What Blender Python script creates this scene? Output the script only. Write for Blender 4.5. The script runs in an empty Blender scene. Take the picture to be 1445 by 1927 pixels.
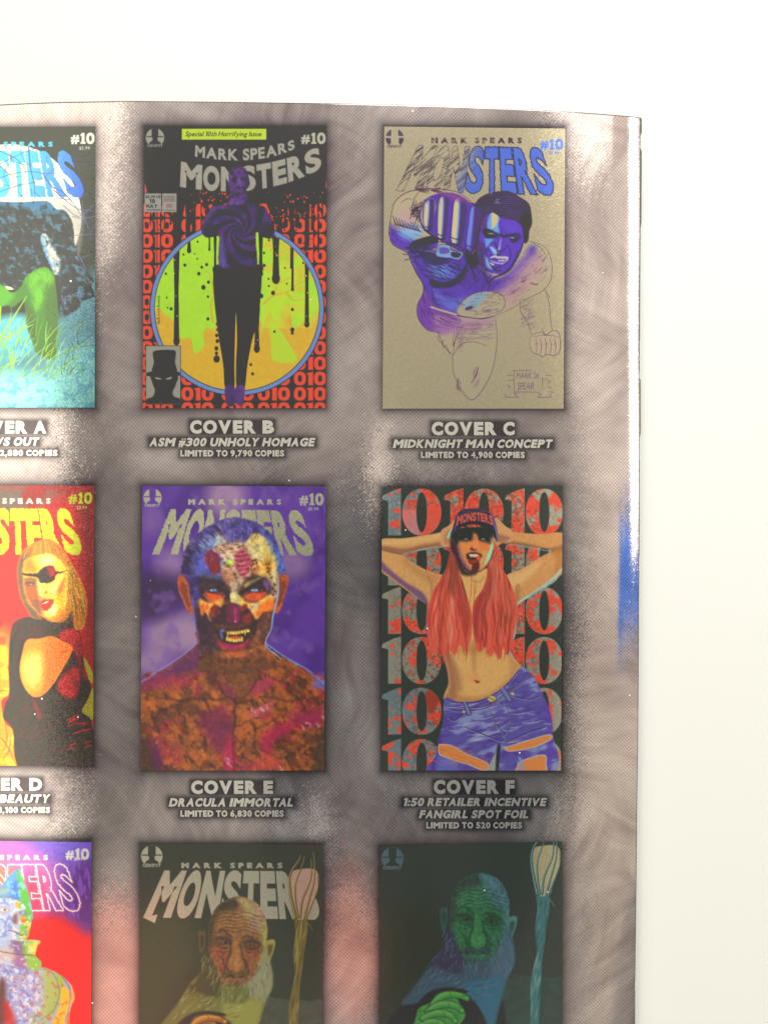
import bpy, math, random
import numpy as np
from mathutils import Vector
from mathutils.geometry import tessellate_polygon

rng = np.random.default_rng(7)
scene = bpy.context.scene
COL = scene.collection

# ------------------------------------------------------------ camera, world, lights, exposure
S = 0.11e-3            # metres of page per print unit
D = 0.28               # camera height above the table
CX, CY = 722.5, 963.5
cam_data = bpy.data.cameras.new('camera')
cam = bpy.data.objects.new('camera', cam_data)
COL.objects.link(cam)
cam.location = (0, 0, D)
cam_data.sensor_fit = 'VERTICAL'
cam_data.sensor_height = 24
cam_data.lens = 24 * D / (1927 * S)
cam_data.clip_start = 0.01
cam_data.clip_end = 50
scene.camera = cam

scene.view_settings.view_transform = 'Standard'
scene.view_settings.look = 'None'
scene.view_settings.exposure = 0
scene.view_settings.gamma = 1
scene.view_settings.use_curve_mapping = False

world = bpy.data.worlds.new('World')
scene.world = world
world.use_nodes = True


class NT:
    """small helper for writing node graphs"""
    def __init__(s, nt):
        s.nt = nt
    def n(s, t, **kw):
        x = s.nt.nodes.new(t)
        for k, v in kw.items():
            setattr(x, k, v)
        return x
    def put(s, sock, v):
        if isinstance(v, bpy.types.NodeSocket):
            s.nt.links.new(v, sock)
        elif v is not None:
            sock.default_value = v
    def m(s, op, a, b=None, c=None, clamp=False):
        x = s.n('ShaderNodeMath', operation=op, use_clamp=clamp)
        for i, v in enumerate((a, b, c)):
            s.put(x.inputs[i], v)
        return x.outputs[0]
    def ss(s, v, lo, hi):
        x = s.n('ShaderNodeMapRange', interpolation_type='SMOOTHSTEP')
        s.put(x.inputs[0], v); x.inputs[1].default_value = lo; x.inputs[2].default_value = hi
        return x.outputs[0]
    def mix(s, f, a, b, mode='MIX'):
        x = s.n('ShaderNodeMix', data_type='RGBA', blend_type=mode)
        s.put(x.inputs[0], f); s.put(x.inputs[6], a); s.put(x.inputs[7], b)
        return x.outputs[2]
    def noise(s, vec, scale, detail=2, rough=.5):
        x = s.n('ShaderNodeTexNoise')
        s.put(x.inputs['Vector'], vec)
        x.inputs['Scale'].default_value = scale
        x.inputs['Detail'].default_value = detail
        x.inputs['Roughness'].default_value = rough
        return x.outputs['Fac']


def c4(*c, k=1.0):
    return (c[0] * k, c[1] * k, c[2] * k, 1.0)


# The room round the table: bright window side to the left, pale wall to the right,
# the dark figure of the photographer and the ceiling straight above.
def build_world():
    g = NT(world.node_tree)
    bg = world.node_tree.nodes['Background']
    tc = g.n('ShaderNodeTexCoord')
    sp = g.n('ShaderNodeSeparateXYZ')
    g.put(sp.inputs[0], tc.outputs['Generated'])
    z = g.m('MAXIMUM', sp.outputs[2], 0.02)
    u = g.m('DIVIDE', sp.outputs[0], z)
    v = g.m('DIVIDE', sp.outputs[1], z)
    nz = g.noise(tc.outputs['Generated'], 9, 2)
    wob = g.m('MULTIPLY', g.m('SUBTRACT', nz, 0.5), 0.16)
    uw = g.m('ADD', u, wob)
    vw = g.m('ADD', v, g.m('MULTIPLY', wob, 0.8))

    def ell(u0, v0, ru, rv, soft, w=True, rot=0.0):
        a, b = (uw, vw) if w else (u, v)
        du, dv = g.m('SUBTRACT', a, u0), g.m('SUBTRACT', b, v0)
        cr, sr = math.cos(rot), math.sin(rot)
        e1 = g.m('DIVIDE', g.m('ADD', g.m('MULTIPLY', du, cr), g.m('MULTIPLY', dv, sr)), ru)
        e2 = g.m('DIVIDE', g.m('SUBTRACT', g.m('MULTIPLY', dv, cr), g.m('MULTIPLY', du, sr)), rv)
        d = g.m('SQRT', g.m('ADD', g.m('MULTIPLY', e1, e1), g.m('MULTIPLY', e2, e2)))
        return g.ss(d, 1 + soft, 1 - soft)
    def band(x, a, b, soft):
        return g.m('MULTIPLY', g.ss(x, a - soft, a + soft), g.ss(x, b + soft, b - soft))

    col = g.mix(g.ss(v, -0.05, 0.3), c4(.78, .75, .68), c4(1.1, 1.02, .95))          # ceiling
    col = g.mix(ell(.0, .42, .9, .13, .4), col, c4(1.5, 1.45, 1.35))                 # lit ceiling edge
    col = g.mix(ell(.28, -.185, .28, .225, .14), col, c4(.17, .195, .22))                # figure leaning over the page
    col = g.mix(ell(-.27, -.1, .07, .20, .35), col, c4(.42, .40, .37))
    col = g.mix(ell(.03, -.02, .05, .07, .2, rot=.6), col, c4(.34, .36, .37))
    col = g.mix(ell(.20, .028, .034, .036, .15), col, c4(2.0, 1.85, 1.6))              # bright spot put in for a glint on the foil
    for (a, b, r, k) in ((.095, -.238, .022, 1.2), (.045, -.245, .018, .95), (.165, -.238, .030, .50), (.285, -.222, .03, .52), (.05, -.26, .02, .6),
                         (.19, -.175, .045, .50), (.15, -.10, .05, .42), (.33, -.27, .05, .46), (.12, -.19, .03, .40), (.22, -.265, .04, .48)):
        col = g.mix(ell(a, b, r, r * .85, .25, False), col, c4(k * .95, k * .95, k * .9))
    col = g.mix(ell(.60, -.33, .10, .10, .4), col, c4(.8, .75, .65))
    col = g.mix(ell(.15, -.33, .055, .06, .2), col, c4(1.5, .72, .56))               # warm hand
    col = g.mix(ell(-.29, -.39, .20, .09, .15), col, c4(2.4, 1.2, .95))
    col = g.mix(ell(.05, -.41, .12, .07, .5), col, c4(.9, .8, .75))
    # pale wall on the right, bright strip window, blue patch added for its reflection
    wall = g.ss(g.m('ADD', uw, g.m('MULTIPLY', v, .06)), .53, .575)
    wcol = g.mix(g.ss(v, -.40, .3), c4(1.25, 1.14, .92), c4(1.9, 1.7, 1.5))
    wall = g.m('MULTIPLY', wall, g.ss(g.m('ADD', v, g.m('MULTIPLY', g.m('MINIMUM', u, .66), -.55)), -.84, -.75))
    wall = g.m('MULTIPLY', wall, g.m('MULTIPLY', g.ss(v, .58, .46), g.ss(u, 1.6, 1.48)))
    col = g.mix(wall, col, wcol)
    col = g.mix(ell(.60, .36, .07, .05, .3), col, c4(4.5, 4.4, 4.0))
    strip = g.m('MULTIPLY', band(uw, 1.13, 1.36, .05), g.m('MULTIPLY', g.ss(v, -.06, -.02), g.ss(v, .62, .54)))
    col = g.mix(strip, col, c4(9, 9, 8.6))
    blue = g.m('MULTIPLY', band(uw, .80, 1.6, .06), band(g.m('ADD', vw, g.m('MULTIPLY', u, .06)), -.075, .055, .03))
    blue = g.m('MULTIPLY', blue, g.m('SUBTRACT', 1, strip))
    col = g.mix(blue, col, c4(.06, .48, 1.9))
    # window light from the left
    win = g.ss(g.m('ADD', uw, g.m('MULTIPLY', v, -.18)), -.29, -.345)
    win = g.m('MULTIPLY', win, g.m('MULTIPLY', g.ss(v, -.36, -.26), g.m('MULTIPLY', g.ss(v, .46, .36), g.ss(u, -.62, -.52))))
    col = g.mix(win, col, c4(4.2, 4.0, 3.4))
    # room darkened far from the zenith to dim the light on the table
    r2 = g.m('SQRT', g.m('ADD', g.m('MULTIPLY', u, u), g.m('MULTIPLY', v, v)))
    keep = g.m('MULTIPLY', g.ss(u, .65, .9), g.m('MULTIPLY', g.ss(g.m('ABSOLUTE', v), .62, .5), g.ss(u, 1.6, 1.5)))
    col = g.mix(g.m('MULTIPLY', g.ss(r2, .95, 1.8), g.m('SUBTRACT', 1, keep)), col, c4(.06, .06, .03))
    g.put(bg.inputs[0], col)
    bg.inputs[1].default_value = WORLD_STRENGTH


WORLD_STRENGTH = 1.0
build_world()


def area(name, loc, target, size, power, color):
    l = bpy.data.lights.new(name, 'AREA')
    l.shape = 'DISK'; l.size = size; l.energy = power; l.color = color
    o = bpy.data.objects.new(name, l)
    COL.objects.link(o)
    o.location = loc
    d = Vector(target) - Vector(loc)
    o.rotation_euler = d.to_track_quat('-Z', 'Y').to_euler()
    return o


area('key_light', (0.13, 0.40, 0.30), (0.06, 0.13, 0), 0.22, 1.85, (0.90, 0.96, 1.0))  # unseen lamp added beyond the page top to whiten the upper tabletop

# ------------------------------------------------------------ the curved page
def zs(px, py):
    px = np.asarray(px, float); py = np.asarray(py, float)
    r = np.maximum(px - 330, 0); l = np.minimum(px - 330, 0); c = np.clip(px - 1150, 0, None)
    z = 14.8 - 10.5 * (r / 875) ** 2 - 5.0 * (l / 650) ** 2 - 0.7 * (c / 55) ** 2
    z = z + .05 * np.sin(py / 190 + px / 400) * np.sin(px / 230 + 1) + .03 * np.sin(py / 85 + px / 160)
    return z * 1e-3


def pos(px, py, o=0.0):
    z = zs(px, py) + o
    k = S * (D - z) / D
    return np.stack([(np.asarray(px) - CX) * k, (CY - np.asarray(py)) * k, z], -1)


LAYER = 2.5e-5


def lin(c):
    c = np.asarray(c, float) / 255.0
    return np.where(c <= .04045, c / 12.92, ((c + .055) / 1.055) ** 2.4)


# ------------------------------------------------------------ materials
def mat_print(name, metallic, rough, bump, halftone=0.0, coat=0.0, spec=.5, dust_specks=0.0, col=None):
    m = bpy.data.materials.new(name)
    m.use_nodes = True
    g = NT(m.node_tree)
    b = m.node_tree.nodes['Principled BSDF']
    tc = g.n('ShaderNodeTexCoord').outputs['Object']
    if col is None:
        at = g.n('ShaderNodeAttribute', attribute_name='ink')
        c, al = at.outputs['Color'], at.outputs['Alpha']
    else:
        c, al = g.n('ShaderNodeRGB').outputs[0], None
        c.default_value = (*col, 1)
    if halftone:
        sp = g.n('ShaderNodeSeparateXYZ'); g.put(sp.inputs[0], tc)
        k = 2 * math.pi / (0.00052 * math.sqrt(2))
        a = g.m('SINE', g.m('MULTIPLY', g.m('ADD', sp.outputs[0], sp.outputs[1]), k))
        d = g.m('SINE', g.m('MULTIPLY', g.m('SUBTRACT', sp.outputs[0], sp.outputs[1]), k))
        h = g.ss(g.m('MULTIPLY', g.m('ADD', a, d), .5), -.75, .75)
        c = g.mix(g.m('MULTIPLY', g.m('SUBTRACT', 1, h), halftone), c, c4(.03, .022, .03))
    # slightly wavy film broken into tiny foil facets
    bp = g.n('ShaderNodeBump')
    bp.inputs['Strength'].default_value = .1
    bp.inputs['Distance'].default_value = 2e-5
    g.put(bp.inputs['Height'], g.m('ADD', g.m('MULTIPLY', g.noise(tc, 900, 2, .6), .6), g.noise(tc, 210, 2)))
    fv = g.n('ShaderNodeTexVoronoi'); fv.inputs['Scale'].default_value = 5600
    g.put(fv.inputs['Vector'], tc)
    s1 = g.n('ShaderNodeVectorMath', operation='SUBTRACT')
    g.put(s1.inputs[0], fv.outputs['Color']); s1.inputs[1].default_value = (.5, .5, .5)
    s2 = g.n('ShaderNodeVectorMath', operation='SCALE')
    g.put(s2.inputs[0], s1.outputs[0])
    wn = g.n('ShaderNodeTexWhiteNoise'); g.put(wn.inputs['Vector'], fv.outputs['Color'])
    g.put(s2.inputs['Scale'], g.m('MULTIPLY', g.m('ADD', g.m('POWER', wn.outputs['Value'], 3), .3), bump))
    s3 = g.n('ShaderNodeVectorMath', operation='ADD')
    g.put(s3.inputs[0], bp.outputs[0]); g.put(s3.inputs[1], s2.outputs[0])
    s4 = g.n('ShaderNodeVectorMath', operation='NORMALIZE')
    g.put(s4.inputs[0], s3.outputs[0])
    nrm = s4.outputs[0]
    g.put(b.inputs['Normal'], nrm)
    if dust_specks:  # white dust specks in the base colour
        vo = g.n('ShaderNodeTexVoronoi'); vo.inputs['Scale'].default_value = 700
        g.put(vo.inputs['Vector'], tc)
        sc = g.n('ShaderNodeSeparateColor'); g.put(sc.inputs[0], vo.outputs['Color'])
        pick = g.m('MULTIPLY', g.m('GREATER_THAN', sc.outputs[0], 1 - dust_specks), g.m('LESS_THAN', vo.outputs['Distance'], .12))
        c = g.mix(pick, c, c4(.9, .9, .85))
    g.put(b.inputs['Base Color'], c)
    if al is not None:
        g.put(b.inputs['Metallic'], al)
    else:
        b.inputs['Metallic'].default_value = metallic
    b.inputs['Roughness'].default_value = rough
    b.inputs['Specular IOR Level'].default_value = spec
    if coat:
        b.inputs['Coat Weight'].default_value = coat
        b.inputs['Coat Roughness'].default_value = .1
        b.inputs['Coat IOR'].default_value = 1.33
        g.put(b.inputs['Coat Normal'], nrm)
    return m


M_BG = mat_print('foil_page', .6, .075, .030, halftone=.30, spec=.4, dust_specks=.012)
M_ART = mat_print('printed_art', .4, .13, .036, coat=1.0, spec=.2, dust_specks=.008)
M_SILVER = mat_print('silver_ink', .85, .12, .04, spec=.4, col=(.62, .61, .53))


def mat_plain(name, col, rough=.6, noise_amt=.06, scale=40, bump=.0):
    m = bpy.data.materials.new(name)
    m.use_nodes = True
    g = NT(m.node_tree)
    b = m.node_tree.nodes['Principled BSDF']
    tc = g.n('ShaderNodeTexCoord').outputs['Object']
    n = g.noise(tc, scale, 4, .6)
    c = g.mix(g.m('MULTIPLY', n, noise_amt * 2), c4(*col), c4(col[0] * .8, col[1] * .79, col[2] * .75))
    g.put(b.inputs['Base Color'], c)
    b.inputs['Roughness'].default_value = rough
    if bump:
        bp = g.n('ShaderNodeBump'); bp.inputs['Strength'].default_value = bump
        bp.inputs['Distance'].default_value = .0003
        g.put(bp.inputs['Height'], g.noise(tc, 320, 3))
        g.put(b.inputs['Normal'], bp.outputs[0])
    return m


# ------------------------------------------------------------ object helpers
def link_mesh(name, verts, faces, mat, parent=None, smooth=True, ink=None):
    me = bpy.data.meshes.new(name)
    verts = np.asarray(verts, np.float32)
    nv = len(verts)
    if isinstance(faces, np.ndarray):
        nf, k = faces.shape
        me.vertices.add(nv); me.loops.add(nf * k); me.polygons.add(nf)
        me.vertices.foreach_set('co', verts.ravel())
        me.loops.foreach_set('vertex_index', faces.astype(np.int32).ravel())
        me.polygons.foreach_set('loop_start', np.arange(nf, dtype=np.int32) * k)
        me.update(calc_edges=True)
    else:
        me.from_pydata([tuple(map(float, v)) for v in verts], [], faces)
        me.update()
    if smooth:
        me.shade_smooth()
    if ink is not None:
        a = me.color_attributes.new('ink', 'FLOAT_COLOR', 'POINT')
        a.data.foreach_set('color', np.asarray(ink, np.float32).ravel())
    me.materials.append(mat)
    o = bpy.data.objects.new(name, me)
    COL.objects.link(o)
    if parent is not None:
        o.parent = parent
    return o


def thing(name, label, cat, loc=(0, 0, 0), group=None):
    o = bpy.data.objects.new(name, None)
    o.empty_display_size = .02
    COL.objects.link(o)
    o.location = loc
    o['label'] = label; o['category'] = cat
    if group:
        o['group'] = group
    return o


# ------------------------------------------------------------ lettering outlines (built-in font)
_font_cache = {}


def char_loops(ch, bold=0.0, res=3):
    """closed outlines of one letter; cap height 1, starting at x = 0, y up"""
    if ch == '1' and CAP:   # a numeral one with a flag, drawn by hand
        w = .20 + bold
        return [np.array([(.16, 0), (.16 + w, 0), (.16 + w, 1), (.14 + w * .4, 1), (0, .86), (.05, .70), (.16, .76)])]
    if ch == ',' and CAP:
        return [np.array([(.02, .0), (0, -.22), (.09, -.22), (.22, .04), (.22, .22), (.02, .22)])]
    bold = min(bold, {'4': .02, 'S': .045, '&': .04}.get(ch, .045 if ch in '0123456789' else bold))
    key = (ch, bold, res)
    if key in _font_cache:
        return _font_cache[key]
    cu = bpy.data.curves.new('t', 'FONT')
    cu.body = ch; cu.size = 1; cu.offset = bold; cu.resolution_u = res
    cu.fill_mode = 'FRONT'
    ob = bpy.data.objects.new('t', cu)
    COL.objects.link(ob)
    dg = bpy.context.evaluated_depsgraph_get()
    me = bpy.data.meshes.new_from_object(ob.evaluated_get(dg))
    co = np.array([v.co[:2] for v in me.vertices]).reshape(-1, 2)
    cnt = {}
    for p in me.polygons:
        vs = list(p.vertices)
        for a, b in zip(vs, vs[1:] + vs[:1]):
            k = (min(a, b), max(a, b))
            cnt[k] = cnt.get(k, 0) + 1
    nb = {}
    for (a, b), n in cnt.items():
        if n == 1:
            nb.setdefault(a, []).append(b); nb.setdefault(b, []).append(a)
    loops, seen = [], set()
    for st in nb:
        if st in seen:
            continue
        loop, cur, prev = [st], st, None
        seen.add(st)
        while True:
            nx = [q for q in nb[cur] if q != prev and q not in seen]
            if not nx:
                break
            prev, cur = cur, nx[0]
            loop.append(cur); seen.add(cur)
        if len(loop) > 2:
            loops.append(co[loop])
    bpy.data.objects.remove(ob); bpy.data.meshes.remove(me); bpy.data.curves.remove(cu)
    x0 = min(l[:, 0].min() for l in loops)
    cap = CAP + 2 * bold if CAP else 1
    loops = [np.stack([(l[:, 0] - x0) / cap, (l[:, 1] + bold) / cap], 1) for l in loops]
    _font_cache[key] = loops
    return loops


CAP = 0
CAP = max(l[:, 1].max() for l in char_loops('E'))
_font_cache.clear()
KERN = {'AV': -.1, 'VE': .02, 'OV': -.02, 'TA': -.08, 'RT': -.02, 'TR': .02, 'LY': -.08, '10': .02, 'AR': .02, 'PE': -.02}


BLACK_W = {'A': .76, 'B': .68, 'C': .68, 'D': .78, 'E': .56, 'F': .54, 'G': .78, 'H': .78, 'I': .27, 'J': .4, 'K': .74, 'L': .53, 'M': .96, 'N': .80, 'O': .82, 'P': .65, 'R': .70, 'S': .58, 'T': .64, 'U': .75, 'V': .76, 'W': 1.1, 'Y': .72, '&': .8, '#': .62, '.': .2, ',': .22, ':': .2, '1': .40}


def glyphs(text, bold=0.0, gap=.12, space=.34, res=3, widths=None):
    """outlines of a line of text, letter by letter"""
    x, out, prev = 0.0, [], ''
    for ch in text:
        if ch == ' ':
            x += space; prev = ch
            continue
        ls = char_loops(ch, bold, res)
        if widths:
            w = max(l[:, 0].max() for l in ls)
            ls = [l * np.array((widths.get(ch, .6) / w, 1)) for l in ls]
        x += KERN.get(prev + ch, 0)
        out.append([l + np.array((x, 0)) for l in ls])
        x += max(l[:, 0].max() for l in ls) + gap
        prev = ch
    return out


def fit_text(text, x0, x1, base, cap, bold=.02, shear=0.0, gap=.12, slope=0.0, res=3, space=.34, widths=None):
    """letters fitted between x0 and x1 with the baseline at `base` (print units, y down)"""
    out = glyphs(text, bold, gap, space, res, widths)
    w = max(l[:, 0].max() for g in out for l in g)
    fx = (x1 - x0 - abs(shear) * cap) / w
    r = []
    for g in out:
        gg = []
        for l in g:
            x = x0 + l[:, 0] * fx + shear * l[:, 1] * cap
            gg.append(np.stack([x, base - l[:, 1] * cap + slope * (x - x0)], 1))
        r.append(gg)
    return r


def signed_area(l):
    x, y = l[:, 0], l[:, 1]
    return .5 * np.sum(x * np.roll(y, -1) - y * np.roll(x, -1))


def inside(pt, poly):
    x, y = poly[:, 0], poly[:, 1]
    xj, yj = np.roll(x, 1), np.roll(y, 1)
    c = ((y > pt[1]) != (yj > pt[1])) & (pt[0] < (xj - x) * (pt[1] - y) / (yj - y + 1e-12) + x)
    return bool(c.sum() % 2)


def print_shape(name, letters, layer, mat, parent):
    """a thin printed sheet of the given letters (with their holes) lying on the page"""
    V, F = [], []
    for loops in letters:
        solids, holes = [], []
        for i, l in enumerate(loops):
            depth = sum(inside(l[0], o) for j, o in enumerate(loops) if j != i)
            (holes if depth % 2 else solids).append(l)
        for s in solids:
            grp = [s] + [h for h in holes if inside(h[0], s)]
            tris = tessellate_polygon([[Vector((p[0], p[1], 0)) for p in g] for g in grp])
            o = len(V)
            V.extend(np.concatenate(grp))
            F.extend([tuple(o + k for k in t) for t in tris])
    V = np.array(V)
    F = np.array(F)
    a, b, c = V[F[:, 0]], V[F[:, 1]], V[F[:, 2]]
    flip = ((b - a)[:, 0] * (c - a)[:, 1] - (b - a)[:, 1] * (c - a)[:, 0]) > 0
    F[flip] = F[flip][:, ::-1]
    return link_mesh(name, pos(V[:, 0], V[:, 1], layer * LAYER), F, mat, parent)
# ------------------------------------------------------------ tabletop
M_TABLE = mat_plain('white_tabletop', (.83, .83, .775), .55, .03, 25, bump=.12)
tv, tf = [], []
for sx, sy in ((-1, -1), (1, -1), (1, 1), (-1, 1)):
    tv.append((sx * 1.2, sy * 1.2, 0))
for sx, sy in ((-1, -1), (1, -1), (1, 1), (-1, 1)):
    tv.append((sx * 1.2, sy * 1.2, -.03))
tf = [(0, 1, 2, 3), (7, 6, 5, 4), (0, 4, 5, 1), (1, 5, 6, 2), (2, 6, 7, 3), (3, 7, 4, 0)]
table = link_mesh('tabletop', tv, tf, M_TABLE, smooth=False)
table['kind'] = 'structure'

# ------------------------------------------------------------ the comic book
book = thing('comic_book', 'glossy comic book lying on the white tabletop, its back printed with small cover pictures', 'comic book')

EDGE_TOP = np.array([(-330, 226), (-200, 212), (0, 197), (60, 194), (120, 192), (250, 190), (450, 192), (700, 196), (860, 200), (1000, 206), (1100, 212), (1180, 218), (1207, 221)], float)
EDGE_RIGHT = np.array([(221, 1204.5), (400, 1203.5), (600, 1202.5), (800, 1202.5), (1000, 1202.2), (1200, 1201), (1400, 1199.5), (1500, 1198), (1700, 1196), (1860, 1194), (1927, 1194), (2545, 1190)], float)
LEFT, BOTTOM = -320.0, 2545.0


def top_y(x):
    return np.interp(x, EDGE_TOP[:, 0], EDGE_TOP[:, 1])


def fbm(x, y, seed, octaves=4, base=1.0):
    """cheap value noise on arrays"""
    out = np.zeros_like(x, float); amp = 1; tot = 0
    for o in range(octaves):
        r = np.random.default_rng(seed * 101 + o)
        tab = r.random((64, 64))
        ca, sa = math.cos(.5 + 1.1 * o), math.sin(.5 + 1.1 * o)
        fx, fy = (x * ca - y * sa) * base * 2 ** o, (x * sa + y * ca) * base * 2 ** o
        ix, iy = np.floor(fx).astype(int), np.floor(fy).astype(int)
        tx, ty = fx - ix, fy - iy
        tx = tx * tx * (3 - 2 * tx); ty = ty * ty * (3 - 2 * ty)
        a = tab[ix % 64, iy % 64]; b = tab[(ix + 1) % 64, iy % 64]
        c = tab[ix % 64, (iy + 1) % 64]; d = tab[(ix + 1) % 64, (iy + 1) % 64]
        out += amp * ((a * (1 - tx) + b * tx) * (1 - ty) + (c * (1 - tx) + d * tx) * ty)
        tot += amp; amp *= .55
    return out / tot


# corners of the nine printed pictures: left, top, right, bottom, drift of the left edge, tilt of the top edge
PANELS = {
    'A': (-166, 240, 180, 767, -1, -2), 'B': (272, 237, 615, 768, -3, 0), 'C': (723, 238, 1063, 769, -3, 4),
    'D': (-167, 913, 178, 1441, -2, 1), 'E': (268, 914, 613, 1450, -3, 1), 'F': (719, 917, 1058, 1450, -3, -3),
    'G': (-172, 1580, 173, 2107, -2, 5), 'H': (264, 1587, 608, 2115, -2, 3), 'I': (715, 1592, 1057, 2115, -2, -9),
}
CAPTIONS = {
    'A': [('COVER A', -68, 88, 816, 24, 0), ('CLAWS OUT', -60, 75, 839, 16, .22), ('LIMITED TO 12,880 COPIES', -108, 109, 858, 11.5, 0)],
    'B': [('COVER B', 358, 516, 816, 25, 0), ('ASM #300 UNHOLY HOMAGE', 281, 594, 840, 16, .22), ('LIMITED TO 9,790 COPIES', 340, 535, 859, 12, 0)],
    'C': [('COVER C', 812, 968, 819, 25, 0), ('MIDKNIGHT MAN CONCEPT', 739, 1040, 843, 16, .22), ('LIMITED TO 4,900 COPIES', 792, 987, 862, 12, 0)],
    'D': [('COVER D', -75, 80, 1488, 24, 0), ('BEAST & BEAUTY', -108, 96, 1511, 16, .22), ('LIMITED TO 8,100 COPIES', -98, 95, 1530, 11.5, 0)],
    'E': [('COVER E', 360, 514, 1494, 25, 0), ('DRACULA IMMORTAL', 318, 554, 1518, 16, .22), ('LIMITED TO 6,830 COPIES', 340, 534, 1537, 12, 0)],
    'F': [('COVER F', 816, 968, 1494, 26, 0), ('1:50 RETAILER INCENTIVE', 757, 1029, 1517, 15.5, .22), ('FANGIRL SPOT FOIL', 788, 996, 1540, 15.5, .22), ('LIMITED TO 520 COPIES', 802, 982, 1559, 12, 0)],
}


def build_back_cover():
    xs = np.concatenate([np.linspace(LEFT, -12, 60)[:-1], np.arange(-12, 1140, 2.0), np.linspace(1140, 1206, 60)])
    t = np.concatenate([np.linspace(0, (1960 - 190) / (BOTTOM - 190), 880), np.linspace((1960 - 190) / (BOTTOM - 190), 1, 70)[1:]])
    PX, T = np.meshgrid(xs, t)
    ty = top_y(PX)
    PY = ty + T * (BOTTOM - ty)
    er = np.interp(PY, EDGE_RIGHT[:, 0], EDGE_RIGHT[:, 1])
    PX = np.minimum(PX, PX * 0 + er) - 0  # trim to the cut edge
    # squeeze the last columns so that none collapse on the cut
    k = (np.meshgrid(xs, t)[0] - 1140) / 66
    PX = np.where(k > 0, 1140 + np.clip(k, 0, 1) * (er - 1140), PX)
    # printed mauve fur texture
    warp = (fbm(PX / 210, PY / 210, 3, 2) - .5) * 120
    st = np.zeros_like(PX); wt = np.zeros_like(PX) + 1e-6
    for k, a in enumerate((.35, 1.0, 1.75, 2.5)):
        m = np.clip((fbm(PX / 170, PY / 170, 40 + k, 2) - .42) * 6, .02, 1)
        uu = PX * math.cos(a) + PY * math.sin(a) + warp * .4
        vv = -PX * math.sin(a) + PY * math.cos(a) + warp
        st += m * fbm(uu / 120, vv / 15, 5 + k, 3); wt += m
    st = st / wt
    big = fbm(PX / 150, PY / 150, 9, 3)
    f = np.clip(.5 + (st - .5) * .8 + (big - .5) * .9, 0, 1)
    dark, lite = np.array((.20, .16, .162)), np.array((.58, .515, .48))
    col = dark + (lite - dark) * f[..., None]
    # dark printed glow round each picture and caption
    sh = np.zeros_like(PX)
    for (l, tp, r, b, dl, tt) in PANELS.values():
        cx = np.maximum(np.maximum(l - PX, PX - (r + dl)), 0)
        cy = np.maximum(np.maximum(tp - PY, PY - b), 0)
        sh = np.maximum(sh, .9 * np.exp(-(np.hypot(cx, cy) / 12.0) ** 1.2))
    for lines in CAPTIONS.values():
        for (s, x0, x1, base, cap, shear) in lines:
            cx = np.maximum(np.maximum(x0 + 1 - PX, PX - x1 + 1), 0)
            cy = np.maximum(np.maximum(base - cap + 1 - PY, PY - base + 1), 0)
            sh = np.maximum(sh, .86 * np.exp(-(np.hypot(cx, cy) / 8.0) ** 1.8))
    col = col * (1 - sh[..., None]) + np.array((.035, .028, .036)) * sh[..., None]
    ny, nx = PX.shape
    ink = np.concatenate([col, np.full(PX.shape + (1,), .85)], -1).reshape(-1, 4)
    V = pos(PX, PY).reshape(-1, 3)
    idx = np.arange(ny * nx).reshape(ny, nx)
    F = np.stack([idx[:-1, :-1], idx[1:, :-1], idx[1:, 1:], idx[:-1, 1:]], -1).reshape(-1, 4)
    # cut edges: a skirt one sheet thick
    rim = np.concatenate([idx[0, :], idx[1:, -1], idx[-1, -2::-1], idx[-2:0, 0][:]])
    low = V[rim] - np.array((0, 0, 2.2e-4))
    n0 = len(V)
    V = np.concatenate([V, low])
    a = np.arange(len(rim)); b = (a + 1) % len(rim)
    Fs = np.stack([rim[a], n0 + a, n0 + b, rim[b]], -1)
    F = np.concatenate([F, Fs[:, ::-1]])
    edge = np.tile(np.array((.30, .29, .26, 0.)), (len(rim), 1))
    ink = np.concatenate([ink, edge])
    return link_mesh('back_cover', V, F, M_BG, book, ink=ink)


back_cover = build_back_cover()


def page_sheet(name, drop, thick, rshift, tshift, mat, jag):
    """one leaf (or a stack) under the cover, following its curl"""
    t = np.linspace(0, 1, 260)
    xs = np.linspace(LEFT, 1206, 90)
    X, T = np.meshgrid(xs, t)
    PY = top_y(X) + tshift + T * (BOTTOM - top_y(X) - tshift)
    er = np.interp(PY, EDGE_RIGHT[:, 0], EDGE_RIGHT[:, 1]) + rshift + jag(PY)
    PX = LEFT + (X - LEFT) / (1206 - LEFT) * (er - LEFT)
    V1 = pos(PX, PY, -drop).reshape(-1, 3)
    V2 = V1 - np.array((0, 0, thick))
    ny, nx = PX.shape
    idx = np.arange(ny * nx).reshape(ny, nx)
    F = np.stack([idx[:-1, :-1], idx[1:, :-1], idx[1:, 1:], idx[:-1, 1:]], -1).reshape(-1, 4)
    n0 = ny * nx
    rim = np.concatenate([idx[0, :], idx[1:, -1], idx[-1, -2::-1], idx[-2:0:-1, 0]])
    a = np.arange(len(rim)); b = (a + 1) % len(rim)
    Fs = np.stack([rim[a], rim[b], n0 + rim[b], n0 + rim[a]], -1)
    F = np.concatenate([F, F[:, ::-1] + n0, Fs])
    return link_mesh(name, np.concatenate([V1, V2]), F, mat, book)


M_LEAF = mat_plain('page_edge_ink', (.16, .155, .13), .5, .2, 300)
M_LEAF2 = mat_plain('page_edge_tan', (.42, .33, .22), .5, .2, 300)
M_LEAF3 = mat_plain('page_paper', (.62, .60, .55), .6, .1, 300)


def notch(*spans):
    def f(py):
        o = np.zeros_like(py)
        for a, b, d in spans:
            o = np.where((py > a) & (py < b), d, o)
        return o
    return f


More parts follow.
